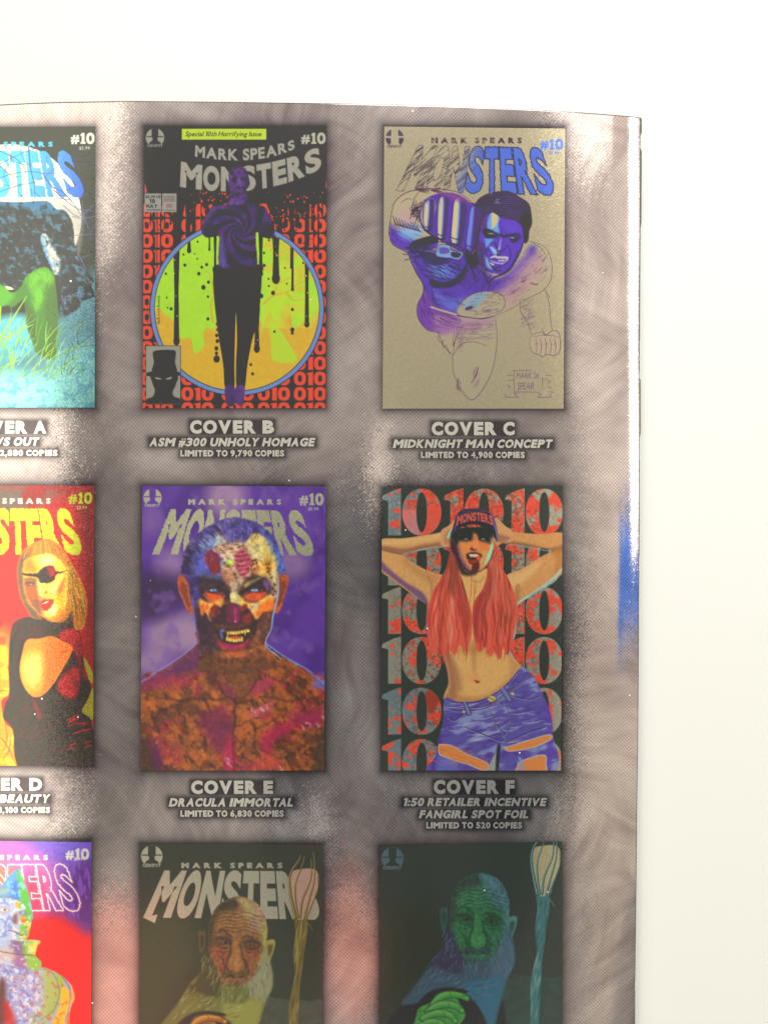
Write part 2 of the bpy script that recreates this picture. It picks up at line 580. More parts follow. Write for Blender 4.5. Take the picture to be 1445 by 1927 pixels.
page_sheet('inner_page', 2.6e-4, 1.6e-4, -1.0, 1.5, M_LEAF, notch((222, 258, 3.6), (280, 420, 3.8), (420, 640, 2.2), (640, 700, 1.5), (860, 1050, 1.6), (1050, 1074, -2), (1074, 1500, 1.5), (1500, 1850, 1.5)))
page_sheet('inner_page', 4.8e-4, 1.6e-4, -1.6, 2.0, M_LEAF2, notch((708, 815, 4.6), (820, 900, 2)))
page_sheet('page_block', 7.2e-4, 6.0e-4, -4, 3, M_LEAF3, notch((1858, 2300, 5.2)))

# ------------------------------------------------------------ captions
for key, lines in CAPTIONS.items():
    top = None
    for i, (s, x0, x1, base, cap, shear) in enumerate(lines):
        loops = fit_text(s, x0, x1, base, cap, bold=.06 if shear == 0 else .055, shear=shear, gap=.085, space=.3, widths=BLACK_W)
        nm = 'caption' if i == 0 else ('print_run_line' if s.startswith('LIMITED') else 'subtitle_line')
        o = print_shape(nm, loops, 1.5, M_SILVER, book if top is None else top)
        if top is None:
            top = o
            o['label'] = 'silver caption reading %s with its lines of smaller capitals' % s
# ------------------------------------------------------------ a small painter for the printed pictures
# Ink colours are mixed per vertex on the fine mesh of each picture; areas of ink become sub-parts.
def smooth_loop(p, n=6, closed=True):
    p = np.asarray(p, float)
    if len(p) < 3:
        return p
    if closed:
        a, b, c, d = np.roll(p, 1, 0), p, np.roll(p, -1, 0), np.roll(p, -2, 0)
    else:
        q = np.concatenate([[2 * p[0] - p[1]], p, [2 * p[-1] - p[-2]]])
        a, b, c, d = q[:-3], q[1:-2], q[2:-1], q[3:]
    t = (np.arange(n) / n)[None, :, None]
    a, b, c, d = (v[:, None, :] for v in (a, b, c, d))
    r = .5 * (2 * b + (c - a) * t + (2 * a - 5 * b + 4 * c - d) * t ** 2 + (3 * b - a - 3 * c + d) * t ** 3)
    r = r.reshape(-1, 2)
    return r if closed else np.concatenate([r, p[-1:]])


def subdivide(l, step):
    out = []
    for a, b in zip(l, np.roll(l, -1, 0)):
        n = max(1, int(math.ceil(np.hypot(*(b - a)) / step)))
        out.append(a + (b - a) * (np.arange(n) / n)[:, None])
    return np.concatenate(out)


BLACK = (58, 60, 54)
SILVER = (160, 158, 148)
WID = {'M': 1.25, 'O': .95, 'N': 1.05, 'S': .9, 'T': .85, 'E': .8, 'R': .95}




class G:
    """a blend of two inks along a line"""
    def __init__(s, c0, c1, p0, p1):
        s.c0, s.c1, s.p0, s.p1 = np.array(c0, float), np.array(c1, float), np.array(p0, float), np.array(p1, float)


PART_NAMES = ['cover_picture', 'figure', 'title_lettering', 'publisher_emblem', 'issue_number', 'panel_detail', 'creator_line', 'staff']


def p_art(p):
    return p in (1, 4, 5, 6, 7)


class Canvas:
    def __init__(s, key, zx, zy, zk, bg, metal=.32, step=1.0):
        l, t, r, b, dl, tt = PANELS[key]
        s.key = key
        nx, ny = int((r - l) / step) + 1, int((b - t) / step) + 1
        a = np.linspace(0, 1, nx)[None, :]; c = np.linspace(0, 1, ny)[:, None]
        s.X = l + (r - l) * a + dl * c
        s.Y = t + tt * a * (1 - c) + (b - t) * c
        s.nx, s.ny = nx, ny
        s.l, s.t, s.w, s.h = l, t, r - l, b - t
        s.zx, s.zy, s.zk = zx, zy, zk
        s.c = np.zeros((ny, nx, 3)); s.c[:] = bg
        s.m = np.full((ny, nx), .75 if key in 'AD' else metal); s.m0 = .75 if key in 'AD' else .32
        s.lab = np.zeros((ny, nx), np.int8)
        s.part = 0
        s.rg = np.random.default_rng(ord(key))
        s.clip = None
    def z(s, zx, zy, zk):
        s.zx, s.zy, s.zk = zx, zy, zk
    def px(s, p):
        p = np.asarray(p, float)
        return np.array((s.zx, s.zy)) + p / s.zk
    def box(s, lo, hi):
        pad = 8
        x0 = int((lo[0] - s.l - pad) / s.w * s.nx); x1 = int((hi[0] - s.l + pad) / s.w * s.nx) + 2
        y0 = int((lo[1] - s.t - pad) / s.h * s.ny); y1 = int((hi[1] - s.t + pad) / s.h * s.ny) + 2
        return slice(max(0, y0), max(0, min(s.ny, y1))), slice(max(0, x0), max(0, min(s.nx, x1)))
    def seg_dist(s, X, Y, A, B, W=None):
        best = np.full(X.shape, 1e9)
        for i in range(len(A)):
            ax, ay = A[i]; dx, dy = B[i] - A[i]
            L = dx * dx + dy * dy + 1e-12
            t = np.clip(((X - ax) * dx + (Y - ay) * dy) / L, 0, 1)
            d = np.hypot(X - ax - t * dx, Y - ay - t * dy)
            if W is not None:
                d = d - (W[i] + (W[i + 1] - W[i]) * t)
            np.minimum(best, d, out=best)
        return best
    def loops_alpha(s, loops, soft):
        allp = np.concatenate(loops)
        sl = s.box(allp.min(0) - soft, allp.max(0) + soft)
        X, Y = s.X[sl], s.Y[sl]
        if X.size == 0:
            return sl, None
        ins = np.zeros(X.shape, bool)
        A = np.concatenate(loops); B = np.concatenate([np.roll(l, -1, 0) for l in loops])
        for (ax, ay), (bx, by) in zip(A, B):
            if ay != by:
                ins ^= ((ay > Y) != (by > Y)) & (X < (bx - ax) * (Y - ay) / (by - ay) + ax)
        d = s.seg_dist(X, Y, A, B)
        d = np.where(ins, d, -d)
        return sl, np.clip(.5 + d / (2 * soft), 0, 1)
    def put(s, sl, al, col, a=1.0, metal=None, tex=None, part=None):
        if al is None:
            return None
        X, Y = s.X[sl], s.Y[sl]
        if s.clip is not None:
            al = al * s.clip[sl]
        m0 = al
        al = al * a
        if isinstance(col, G):
            p0, p1 = s.px(col.p0), s.px(col.p1); d = p1 - p0
            t = np.clip(((X - p0[0]) * d[0] + (Y - p0[1]) * d[1]) / (d @ d), 0, 1)[..., None]
            c = col.c0 + (col.c1 - col.c0) * t
        else:
            c = np.zeros(X.shape + (3,)); c[:] = col
        if tex is not None:
            amp, sc = tex[0], tex[1]
            ang, st = (tex[2], tex[3]) if len(tex) > 2 else (0, 1)
            u = (X * math.cos(ang) + Y * math.sin(ang)) / (sc * st); v = (-X * math.sin(ang) + Y * math.cos(ang)) / sc
            n = fbm(u + 50, v + 50, s.rg.integers(1, 50), 3) - .5
            c = c * (1 + 2 * amp * n[..., None])
        s.c[sl] = s.c[sl] * (1 - al[..., None]) + np.clip(c, 0, 255) * al[..., None]
        if metal is None and p_art(part if part is not None else s.part):
            metal = s.m0
        if metal is not None:
            s.m[sl] = s.m[sl] * (1 - al) + metal * al
        p = s.part if part is None else part
        if p >= 0:
            s.lab[sl] = np.where(m0 > .5, p, s.lab[sl])
        full = np.zeros(s.X.shape); full[sl] = m0
        return full
    def P(s, pts, col, soft=.6, a=1.0, sm=True, **kw):
        l = s.px(pts)
        if sm:
            l = smooth_loop(l, 5)
        sl, al = s.loops_alpha([l], soft)
        return s.put(sl, al, col, a, **kw)
    def R(s, x0, y0, x1, y1, col, **kw):
        return s.P([(x0, y0), (x1, y0), (x1, y1), (x0, y1)], col, sm=False, **kw)
    def E(s, cx, cy, rx, ry, col, soft=.6, a=1.0, rot=0, **kw):
        t = np.linspace(0, 2 * math.pi, 28 if max(rx, ry) < 120 else 90, endpoint=False)
        x, y = rx * np.cos(t), ry * np.sin(t)
        cr, sr = math.cos(rot), math.sin(rot)
        return s.P(np.stack([cx + x * cr - y * sr, cy + x * sr + y * cr], 1), col, soft, a, sm=False, **kw)
    def L(s, pts, w, col, soft=.5, a=1.0, sm=True, part=-1, **kw):
        l = s.px(pts)
        n0 = len(l)
        if sm and n0 > 2:
            l = smooth_loop(l, 4, False)
        if np.isscalar(w):
            W = np.full(len(l), w / s.zk / 2.0)
        else:
            W = np.interp(np.linspace(0, 1, len(l)), np.linspace(0, 1, len(w)), np.asarray(w, float) / s.zk / 2.0)
        mw = W.max() + soft
        sl = s.box(l.min(0) - mw, l.max(0) + mw)
        if s.X[sl].size == 0:
            return None
        d = s.seg_dist(s.X[sl], s.Y[sl], l[:-1], l[1:], W)
        return s.put(sl, np.clip(.5 - d / (2 * soft), 0, 1), col, a, part=part, **kw)
    def ring(s, x0, y0, x1, y1, fx, fy, col, p=2.0, **kw):
        """a heavy numeral nought"""
        t = np.linspace(0, 2 * math.pi, 36, endpoint=False)
        cx, cy, rx, ry = (x0 + x1) / 2, (y0 + y1) / 2, (x1 - x0) / 2, (y1 - y0) / 2
        e = 2.0 / p
        ux = np.sign(np.cos(t)) * np.abs(np.cos(t)) ** e; uy = np.sign(np.sin(t)) * np.abs(np.sin(t)) ** e
        o = s.px(np.stack([cx + rx * ux, cy + ry * uy], 1)); i = s.px(np.stack([cx + rx * fx * ux, cy + ry * fy * uy], 1))
        sl, al = s.loops_alpha([o, i], .55)
        return s.put(sl, al, col, **kw)
    def one(s, x0, y0, x1, y1, col, stem=.62, flag=.16, **kw):
        """a heavy numeral one"""
        w, h = x1 - x0, y1 - y0
        return s.P([(x1 - w * stem, y1), (x1 - w * stem, y0 + h * (flag + .1)), (x0, y0 + h * (flag + .06)), (x0 + w * .06, y0 + h * flag * .9), (x1 - w * .35, y0 + h * .04), (x1, y0), (x1, y1)], col, sm=False, **kw)
    def num10(s, x0, x1, base, cap, col, **kw):
        w = x1 - x0
        h = x0 + w * .36
        s.T('#', x0, h, base - cap * .06, cap * .82, col, bold=.045, **kw)
        a, b = h + w * .05, h + w * .26
        s.P([(a, base), (a, base - cap * .17), (a + w * .05, base - cap * .17), (a + w * .05, base - cap * .74), (a, base - cap * .70), (a, base - cap * .86), (a + w * .07, base - cap), (b - w * .045, base - cap), (b - w * .045, base - cap * .17), (b, base - cap * .17), (b, base)], col, sm=False, **kw)
        s.ring(b + w * .03, base - cap * 1.02, x1, base + cap * .02, .36, .5, col, 2.3, **kw)
    def text(s, letters, col, soft=.55, **kw):
        """letters already in photo units"""
        out = np.zeros(s.X.shape)
        for g in letters:
            sl, al = s.loops_alpha(g, soft)
            m = s.put(sl, al, col, **kw)
            if m is not None:
                out = np.maximum(out, m)
        return out
    def T(s, txt, x0, x1, base, cap, col, bold=.05, shear=0.0, **kw):
        p0, p1 = s.px((x0, base)), s.px((x1, base))
        gap = kw.pop('gap', .12); space = kw.pop('space', .34)
        return s.text(fit_text(txt, p0[0], p1[0], p0[1], cap / s.zk, bold, shear, gap, space=space, res=2), col, **kw)
    def warp(s, txt, fn, bold=.05, gap=.1, jag=0, step=3.0, widths=None, space=.34):
        """letters mapped through fn(u in 0..1, v in 0..1 up) -> zoom units"""
        gl = glyphs(txt, bold, gap, space, 7)
        if widths:
            x = 0; new = []
            for ch, g in zip(txt, gl):
                lo = min(l[:, 0].min() for l in g); hi = max(l[:, 0].max() for l in g)
                w = widths[ch]
                new.append([np.stack([x + (l[:, 0] - lo) / (hi - lo) * w, l[:, 1]], 1) for l in g])
                x += w + gap
            gl = new
        W = max(l[:, 0].max() for g in gl for l in g)
        out = []
        for g in gl:
            gg = []
            for l in g:
                l = subdivide(l, .12)
                q = s.px(np.stack(fn(l[:, 0] / W, l[:, 1]), -1))
                q = subdivide(q, step)
                if jag:
                    q = q + s.rg.normal(0, jag, q.shape)
                gg.append(q)
            out.append(gg)
        return out
    def quad(s, tl, tr, bl, br, bow=0.0):
        tl, tr, bl, br = (np.array(p, float) for p in (tl, tr, bl, br))
        def fn(u, v):
            u = u[:, None]; v = v[:, None]
            p = (bl + (br - bl) * u) * (1 - v) + (tl + (tr - tl) * u) * v
            p[:, 1] -= (bow * 4 * u * (1 - u))[:, 0]
            return p[:, 0], p[:, 1]
        return fn
    def hatch(s, n, region, ang, ln, w, col, a=.8, jit=.15, soft=.4):
        """short pen strokes scattered in a region (x0,y0,x1,y1 or points along a line)"""
        x0, y0, x1, y1 = region
        for _ in range(n):
            x, y = s.rg.uniform(x0, x1), s.rg.uniform(y0, y1)
            an = ang + s.rg.normal(0, jit); le = ln * s.rg.uniform(.5, 1.2) / 2
            d = np.array((math.cos(an), math.sin(an))) * le
            s.L([(x - d[0], y - d[1]), (x + d[0], y + d[1])], (w, w * .3), col, soft, a, sm=False)
    def specks(s, n, region, r, col, a=1.0, metal=None):
        x0, y0, x1, y1 = region
        for _ in range(n):
            rr = r * s.rg.uniform(.4, 1.3)
            s.E(s.rg.uniform(x0, x1), s.rg.uniform(y0, y1), rr, rr * s.rg.uniform(.7, 1.2), col, .4, a, metal=metal)
    def mottle(s, mask, c1, scale, lo=.5, hi=.65, a=1.0, seed=1, ang=0, st=1.0, oct=3):
        """noise-shaped blotches of ink inside a mask"""
        X, Y = s.X, s.Y
        u = (X * math.cos(ang) + Y * math.sin(ang)) / (scale * st); v = (-X * math.sin(ang) + Y * math.cos(ang)) / scale
        n = fbm(u + 70, v + 70, seed, oct)
        al = np.clip((n - lo) / (hi - lo), 0, 1) * (mask if mask is not None else 1) * a
        s.c = s.c * (1 - al[..., None]) + np.array(c1, float) * al[..., None]
        return al
    def distort(s, mask, amp, scale, seed=1):
        """brushy edges: pull the wet ink about a little"""
        u, v = s.X / scale + 40, s.Y / scale + 40
        dx = (fbm(u, v, seed + 200, 3) - .5) * 4 * amp; dy = (fbm(u, v, seed + 300, 3) - .5) * 4 * amp
        jj, ii = np.meshgrid(np.arange(s.nx), np.arange(s.ny))
        x = np.clip(jj + dx, 0, s.nx - 1.001); y = np.clip(ii + dy, 0, s.ny - 1.001)
        x0, y0 = x.astype(int), y.astype(int); fx, fy = (x - x0)[..., None], (y - y0)[..., None]
        c = s.c
        r = (c[y0, x0] * (1 - fx) + c[y0, x0 + 1] * fx) * (1 - fy) + (c[y0 + 1, x0] * (1 - fx) + c[y0 + 1, x0 + 1] * fx) * fy
        m = mask[..., None] if mask is not None else 1
        s.c = c * (1 - m) + r * m
    def blur(s, mask, n=1):
        c = s.c
        for _ in range(n):
            q = np.pad(c, ((1, 1), (1, 1), (0, 0)), 'edge')
            c = (q[1:-1, 1:-1] * 4 + (q[:-2, 1:-1] + q[2:, 1:-1] + q[1:-1, :-2] + q[1:-1, 2:]) * 2 + q[:-2, :-2] + q[:-2, 2:] + q[2:, :-2] + q[2:, 2:]) / 16
        m = mask[..., None] if mask is not None else 1
        s.c = s.c * (1 - m) + c * m
    def grain(s, mask, amp, scale, seed=1, ang=0, st=1):
        u = (s.X * math.cos(ang) + s.Y * math.sin(ang)) / (scale * st); v = (-s.X * math.sin(ang) + s.Y * math.cos(ang)) / scale
        n = (fbm(u + 40, v + 40, seed + 400, 2) - .5) * 2 * amp
        s.c = np.clip(s.c * (1 + (n * (mask if mask is not None else 1))[..., None]), 0, 255)
    def emblem(s, cx, cy, r, ink, bg, word=True):
        s.part = 3
        m = s.E(cx, cy, r, r, ink, metal=.7)
        s.clip = np.maximum(m, 0)
        s.R(cx - r * .36, cy - r * 1.05, cx + r * .36, cy, bg, metal=.3)
        s.R(cx - r * .92, cy - r * .16, cx + r * .92, cy - r * .05, bg, metal=.3)
        s.P([(cx - .26 * r, cy - .1 * r), (cx + .26 * r, cy - .1 * r), (cx + .28 * r, cy + .3 * r), (cx + .62 * r, cy + .55 * r), (cx + .72 * r, cy + 1.1 * r), (cx - .72 * r, cy + 1.1 * r), (cx - .62 * r, cy + .55 * r), (cx - .28 * r, cy + .3 * r)], bg, sm=False, metal=.3)
        s.clip = None
        if word:
            s.R(cx - r * .86, cy + r * .72, cx + r * .86, cy + r * 1.02, bg, part=0, metal=.3)
            s.T('KEENSPOT', cx - r * .82, cx + r * .82, cy + r * 1.0, r * .30, ink, bold=.03, soft=.4)
        s.part = 0
    def build(s, label, veil=None, gain=None):
        veil = veil or {'B': .024, 'C': .024, 'A': .018, 'D': .016, 'G': .016}.get(s.key, .012)
        gain = gain or {'A': .95, 'B': 1.08, 'C': 1.0, 'D': .9, 'E': .85, 'F': .92, 'I': .9}.get(s.key, .8)
        base = np.clip((lin(s.c) - veil) / gain, .026, .9)  # colour floor lifts black ink, standing in for haze
        ink = np.concatenate([base, s.m[..., None]], -1).reshape(-1, 4)
        V = pos(s.X, s.Y, LAYER).reshape(-1, 3)
        idx = np.arange(s.nx * s.ny).reshape(s.ny, s.nx)
        F = np.stack([idx[:-1, :-1], idx[1:, :-1], idx[1:, 1:], idx[:-1, 1:]], -1).reshape(-1, 4)
        fl = s.lab[:-1, :-1].ravel()
        root = None
        for k in [0] + [k for k in range(1, len(PART_NAMES)) if (fl == k).sum() > 12]:
            f = F[fl == k]
            used, inv = np.unique(f, return_inverse=True)
            o = link_mesh(PART_NAMES[k], V[used], inv.reshape(-1, 4), M_ART, book if root is None else root, ink=ink[used])
            if root is None:
                root = o
                o['label'] = label
        return root
def paint_B():
    c = Canvas('B', 230, 210, 3.265, BLACK)
    RED = (222, 84, 64)
    # rows of red numerals
    rows = [606 + 94 * k for k in range(14)]
    for r, cy in enumerate(rows):
        for gx in (-106, 116, 365, 611, 833, 1055):
            for ch, x0, x1 in (('0', 0, 74), ('1', 80, 118), ('0', 124, 198)):
                a, b = gx + x0, gx + x1
                if b < 130 or a > 1265:
                    continue
                mx = (a + b) / 2
                if (mx - 706) ** 2 + (cy - 1211) ** 2 < 490 ** 2:
                    continue
                if ch == '0':
                    c.ring(a, cy - 42, b, cy + 42, .34, .50, RED, 2.5)
                else:
                    c.one(a - 3, cy - 41, b, cy + 41, RED, .72, .1)
    c.R(140, 240, 152, 500, (196, 96, 92)); c.R(1250, 225, 1264, 470, RED)
    c.P([(196, 500), (198, 390), (208, 372), (222, 392), (224, 500)], (196, 100, 100))
    # black paint running down over the numerals
    c.P([(152, 85), (1250, 85), (1250, 440), (1240, 560), (1200, 500), (1180, 600), (1150, 520), (1110, 640), (1070, 540), (1040, 700), (1010, 560), (960, 720), (900, 600), (850, 560), (560, 560), (520, 640), (480, 540), (450, 600), (420, 700), (395, 560), (370, 650), (340, 690), (310, 600), (290, 640), (240, 560), (170, 560), (152, 480)], BLACK, soft=.8)
    for x, y, w in ((300, 690, 14), (330, 860, 36), (345, 800, 30), (405, 760, 34), (440, 730, 26), (520, 760, 22), (965, 760, 44), (1005, 700, 30), (1045, 800, 30), (1075, 700, 34), (1105, 640, 20), (1135, 820, 34), (1170, 720, 24), (1205, 860, 14), (238, 900, 8), (215, 960, 6), (262, 720, 10), (175, 690, 10), (1230, 640, 12)):
        c.L([(x, 520), (x + 1, (520 + y) / 2), (x, y)], (w * 1.2, w * .8, w * .9), BLACK, sm=False)
    c.specks(150, (140, 480, 1255, 860), 5, BLACK)
    c.specks(60, (140, 880, 340, 1300), 4, BLACK)
    c.specks(30, (420, 495, 660, 640), 5, RED)
    c.specks(60, (880, 495, 1250, 700), 5, RED)
    # the round of lime and gold
    c.part = 5
    c.E(706, 1211, 537, 537, BLACK, metal=.2)
    ring = c.E(706, 1211, 531, 531, (112, 138, 196))
    c.E(706, 1211, 508, 508, BLACK)
    disc = c.E(706, 1211, 503, 503, (208, 170, 44), tex=(.04, 6))
    c.clip = disc
    lime = (166, 214, 22)
    c.P([(150, 600), (1270, 600), (1260, 1000), (1200, 1240), (1160, 1290), (1130, 1260), (1100, 1310), (1050, 1330), (1035, 1240), (985, 1230), (960, 1330), (900, 1230), (850, 1380), (840, 1280), (600, 1280), (570, 1340), (520, 1330), (500, 1370), (505, 1430), (480, 1470), (440, 1480), (425, 1395), (360, 1390), (330, 1300), (260, 1240), (220, 1200), (180, 1210)], lime, soft=1.0, tex=(.03, 8))
    c.P([(905, 1290), (960, 1330), (1010, 1400), (1075, 1530), (930, 1530), (915, 1420)], (178, 206, 30), soft=1.5)
    m = np.zeros_like(c.X); q = c.box(c.px((890, 780)), c.px((1220, 1300))); m[q] = 1
    c.mottle(m * disc, (208, 180, 44), 14, .52, .58, .75, seed=5)
    c.mottle(m * disc, (190, 214, 20), 50, .45, .6, .6, seed=8)
    for p in ([(560, 1290), (545, 1200), (560, 1120), (540, 1000), (505, 980)], [(870, 1180), (930, 1130), (1010, 1110), (1080, 1060), (1190, 1010)], [(1010, 1110), (1060, 1160), (1170, 1140)], [(930, 1130), (960, 1060), (1050, 1010)]):
        c.L(p, (16, 8, 4), (206, 168, 40), .8, .8)
    # black drips and drops inside the round
    for x, y0, y1, w in ((412, 700, 858, 24), (335, 800, 1418, 36), (537, 740, 850, 12), (945, 700, 1035, 46), (1047, 700, 1095, 16), (1037, 700, 960, 10), (1135, 820, 1312, 28), (828, 1200, 1464, 34), (852, 740, 1000, 26), (572, 740, 1010, 18)):
        c.L([(x, y0), (x, (y0 + y1) / 2), (x, y1)], (w * 1.15, w * .72, w * .95), BLACK, sm=False)
        c.E(x, y1 - w * .2, w * .55, w * .75, BLACK)
    for x, y, r in ((465, 800, 6), (378, 878, 6), (386, 943, 9), (462, 904, 5), (520, 940, 9), (490, 956, 8), (472, 996, 10), (500, 1080, 13), (531, 1048, 9), (528, 1137, 7), (446, 874, 4), (270, 996, 7), (302, 1212, 9), (281, 1205, 5), (275, 1143, 5), (528, 1274, 9), (585, 1305, 9), (588, 1340, 9), (582, 1375, 10), (586, 1410, 11), (580, 1455, 12), (580, 1485, 10), (581, 1520, 20), (791, 1555, 8), (802, 1611, 9), (936, 1352, 7), (1046, 1216, 9), (1046, 1340, 12), (1045, 1360, 9), (927, 1114, 12), (855, 1133, 13), (902, 1072, 6), (873, 945, 9), (872, 868, 7), (903, 790, 6), (1012, 1057, 5), (1000, 960, 5), (900, 1028, 6), (1112, 930, 6), (935, 820, 6)):
        c.E(x, y, r, r * 1.15, BLACK)
    for y, w in ((1130, 12), (1146, 7), (1158, 9), (1172, 6), (1186, 14), (1206, 7), (1222, 6), (1240, 7), (1262, 15), (1278, 8), (1290, 12)):
        c.L([(228, y), (228 + w * .3, y + 6), (228 - w, y + 9), (228 + w * .2, y + 14)], 3, (70, 66, 40), .4)
    c.clip = None
    c.part = 0
    for (x, y0, y1) in ((330, 880, 1400), (1138, 960, 1310), (945, 760, 1000), (828, 1240, 1440)):
        for _ in range(5):
            c.specks(1, (x - 10, y0, x + 10, y1), 3.4, (190, 200, 120))
    # the standing figure
    c.part = 1
    PUR, DK, LT = (82, 58, 110), (56, 48, 64), (104, 90, 146)
    c.P([(585, 940), (845, 940), (858, 1010), (850, 1150), (835, 1290), (800, 1400), (770, 1560), (752, 1700), (706, 1700), (700, 1560), (706, 1400), (700, 1235), (694, 1400), (690, 1560), (688, 1700), (634, 1700), (622, 1560), (596, 1400), (580, 1280), (566, 1150), (560, 1010)], BLACK)
    f = c.P([(634, 1690), (690, 1690), (694, 1780), (672, 1812), (640, 1790)], PUR, tex=(.3, 8, 1.4, 3))
    f = c.P([(700, 1690), (752, 1690), (748, 1770), (722, 1808), (700, 1780)], (100, 72, 132), tex=(.3, 8, 1.4, 3))
    body = c.P([(662, 500), (764, 500), (772, 556), (838, 572), (880, 590), (905, 640), (935, 690), (930, 772), (872, 774), (828, 740), (822, 800), (828, 948), (760, 945), (690, 968), (600, 950), (592, 860), (596, 770), (560, 770), (512, 772), (488, 735), (496, 680), (535, 610), (560, 580), (650, 566)], PUR, soft=.7)
    c.mottle(body, (60, 44, 92), 12, .5, .62, .6, seed=11)
    c.mottle(body, LT, 16, .58, .76, .5, seed=12)
    # swirling stripes
    P = c.px((718, 728)); dx, dy = c.X - P[0], c.Y - P[1]
    rr = np.hypot(dx, dy) + 2; an = np.arctan2(dy, dx)
    sw = np.sin(7 * an + 9.5 * np.log(rr)) + .5 * (fbm(c.X / 9, c.Y / 9, 3) - .5)
    al = np.clip(sw * 1.5 + .4, 0, 1) * body * np.clip((c.Y - c.px((0, 545))[1]) / 8, 0, 1)
    c.c = c.c * (1 - .92 * al[..., None]) + np.array(DK, float) * .92 * al[..., None]
    c.clip = body
    c.P([(480, 690), (540, 600), (590, 590), (520, 690), (510, 760)], LT, soft=4, a=.6)
    c.P([(590, 780), (630, 780), (640, 950), (595, 960)], (104, 98, 170), soft=5, a=.6)
    c.P([(500, 700), (560, 690), (590, 740), (560, 790), (505, 770)], DK, soft=3, a=.7)
    c.P([(850, 690), (920, 690), (925, 780), (860, 770)], DK, soft=3, a=.6)
    c.P([(660, 560), (770, 560), (745, 640), (690, 640)], DK, soft=5, a=.5)
    c.clip = None
    hd = c.P([(715, 335), (758, 350), (776, 395), (784, 440), (774, 470), (764, 480), (756, 540), (772, 565), (660, 570), (668, 500), (660, 470), (646, 450), (656, 420), (654, 380), (676, 346)], (92, 66, 124), soft=.7)
    c.mottle(hd, DK, 9, .45, .6, .8, seed=13)
    c.mottle(hd, (126, 92, 160), 10, .58, .68, .7, seed=14)
    c.clip = hd
    c.E(690, 412, 15, 9, DK, 1.2); c.E(742, 412, 15, 9, DK, 1.2)
    c.P([(708, 410), (722, 410), (730, 448), (702, 448)], (120, 88, 150), soft=2, a=.7)
    c.E(717, 470, 22, 5, DK, 1); c.L([(680, 500), (715, 508), (752, 496)], 10, DK, 2, .7)
    c.clip = None
    fig = np.maximum(body, hd); c.distort(fig, 1.0, 4, 3); c.blur(fig, 1); c.grain(fig, .12, 2.2, 2)
    # lettering
    c.part = 2
    def arch(xs, yb, yt):
        def fn(u, v):
            x = xs[0] + u * (xs[-1] - xs[0])
            kb = np.polyfit(xs, yb, 3); kt = np.polyfit(xs, yt, 3)
            b = np.polyval(kb, x); t = np.polyval(kt, x)
            sl = np.polyval(np.polyder(kb), x)
            return x + v * sl * (b - t) * -.25 * -1, b + (t - b) * v
        return fn
    bodym = np.maximum(body, hd)
    c.clip = 1 - bodym
    c.text(c.warp('MARK SPEARS', arch([448, 600, 740, 900, 1062], [276, 296, 300, 282, 228], [206, 226, 230, 212, 172]), bold=.04), SILVER, metal=.8)
    c.text(c.warp('MONSTERS', arch([356, 560, 780, 980, 1228], [462, 488, 484, 448, 346], [306, 334, 336, 296, 214]), bold=.055, gap=.07, widths=WID), SILVER, metal=.8, tex=(.06, 3))
    c.clip = None
    c.part = 4
    c.num10(1100, 1250, 198, 68, (176, 174, 162), metal=.8)
    c.part = 5
    c.R(368, 106, 886, 172, (182, 204, 40))
    c.T('Special 10th Horrifying Issue', 388, 862, 152, 30, (52, 54, 40), bold=.012, shear=.25, soft=.4, gap=.09)
    c.R(140, 503, 241, 617, (150, 152, 146), metal=.6); c.R(248, 503, 335, 617, (150, 152, 146), metal=.6)
    c.T('$5.99 US', 146, 238, 532, 18, BLACK, soft=.4); c.T('10', 168, 204, 564, 28, BLACK, bold=.06, soft=.4)
    c.T('MAY', 150, 220, 592, 22, BLACK, bold=.06, soft=.4)
    c.L([(150, 604), (235, 604)], 5, BLACK, sm=False)
    for y in (520, 530, 540, 550, 606):
        c.L([(258, y), (325, y)], 4, (110, 90, 86), .5, sm=False)
    c.R(272, 566, 310, 590, (142, 116, 112))
    c.part = 6
    c.R(146, 1437, 362, 1800, BLACK); c.R(149, 1441, 358, 1796, (152, 152, 142), metal=.6)
    bx = np.zeros_like(c.X); q = c.box(c.px((149, 1441)), c.px((358, 1796)))
    m = c.R(149, 1441, 358, 1796, (152, 152, 142), metal=.6); c.clip = m
    c.P([(192, 1606), (196, 1540), (190, 1480), (225, 1466), (290, 1464), (330, 1474), (326, 1540), (330, 1606)], BLACK)
    c.P([(150, 1606), (190, 1596), (260, 1592), (330, 1596), (360, 1604), (352, 1622), (260, 1632), (160, 1626)], BLACK)
    c.P([(186, 1615), (336, 1615), (330, 1680), (312, 1720), (320, 1750), (358, 1765), (362, 1800), (146, 1800), (150, 1768), (190, 1750), (202, 1710), (188, 1670)], BLACK, soft=.8)
    c.P([(204, 1632), (240, 1640), (234, 1646), (210, 1642)], (150, 152, 140)); c.P([(272, 1640), (306, 1630), (298, 1643), (278, 1646)], (150, 152, 140))
    c.clip = None
    c.emblem(203, 160, 57, (150, 150, 140), BLACK)
    return c.build('small cover with a dark figure standing before a lime and gold disc')
paint_B()
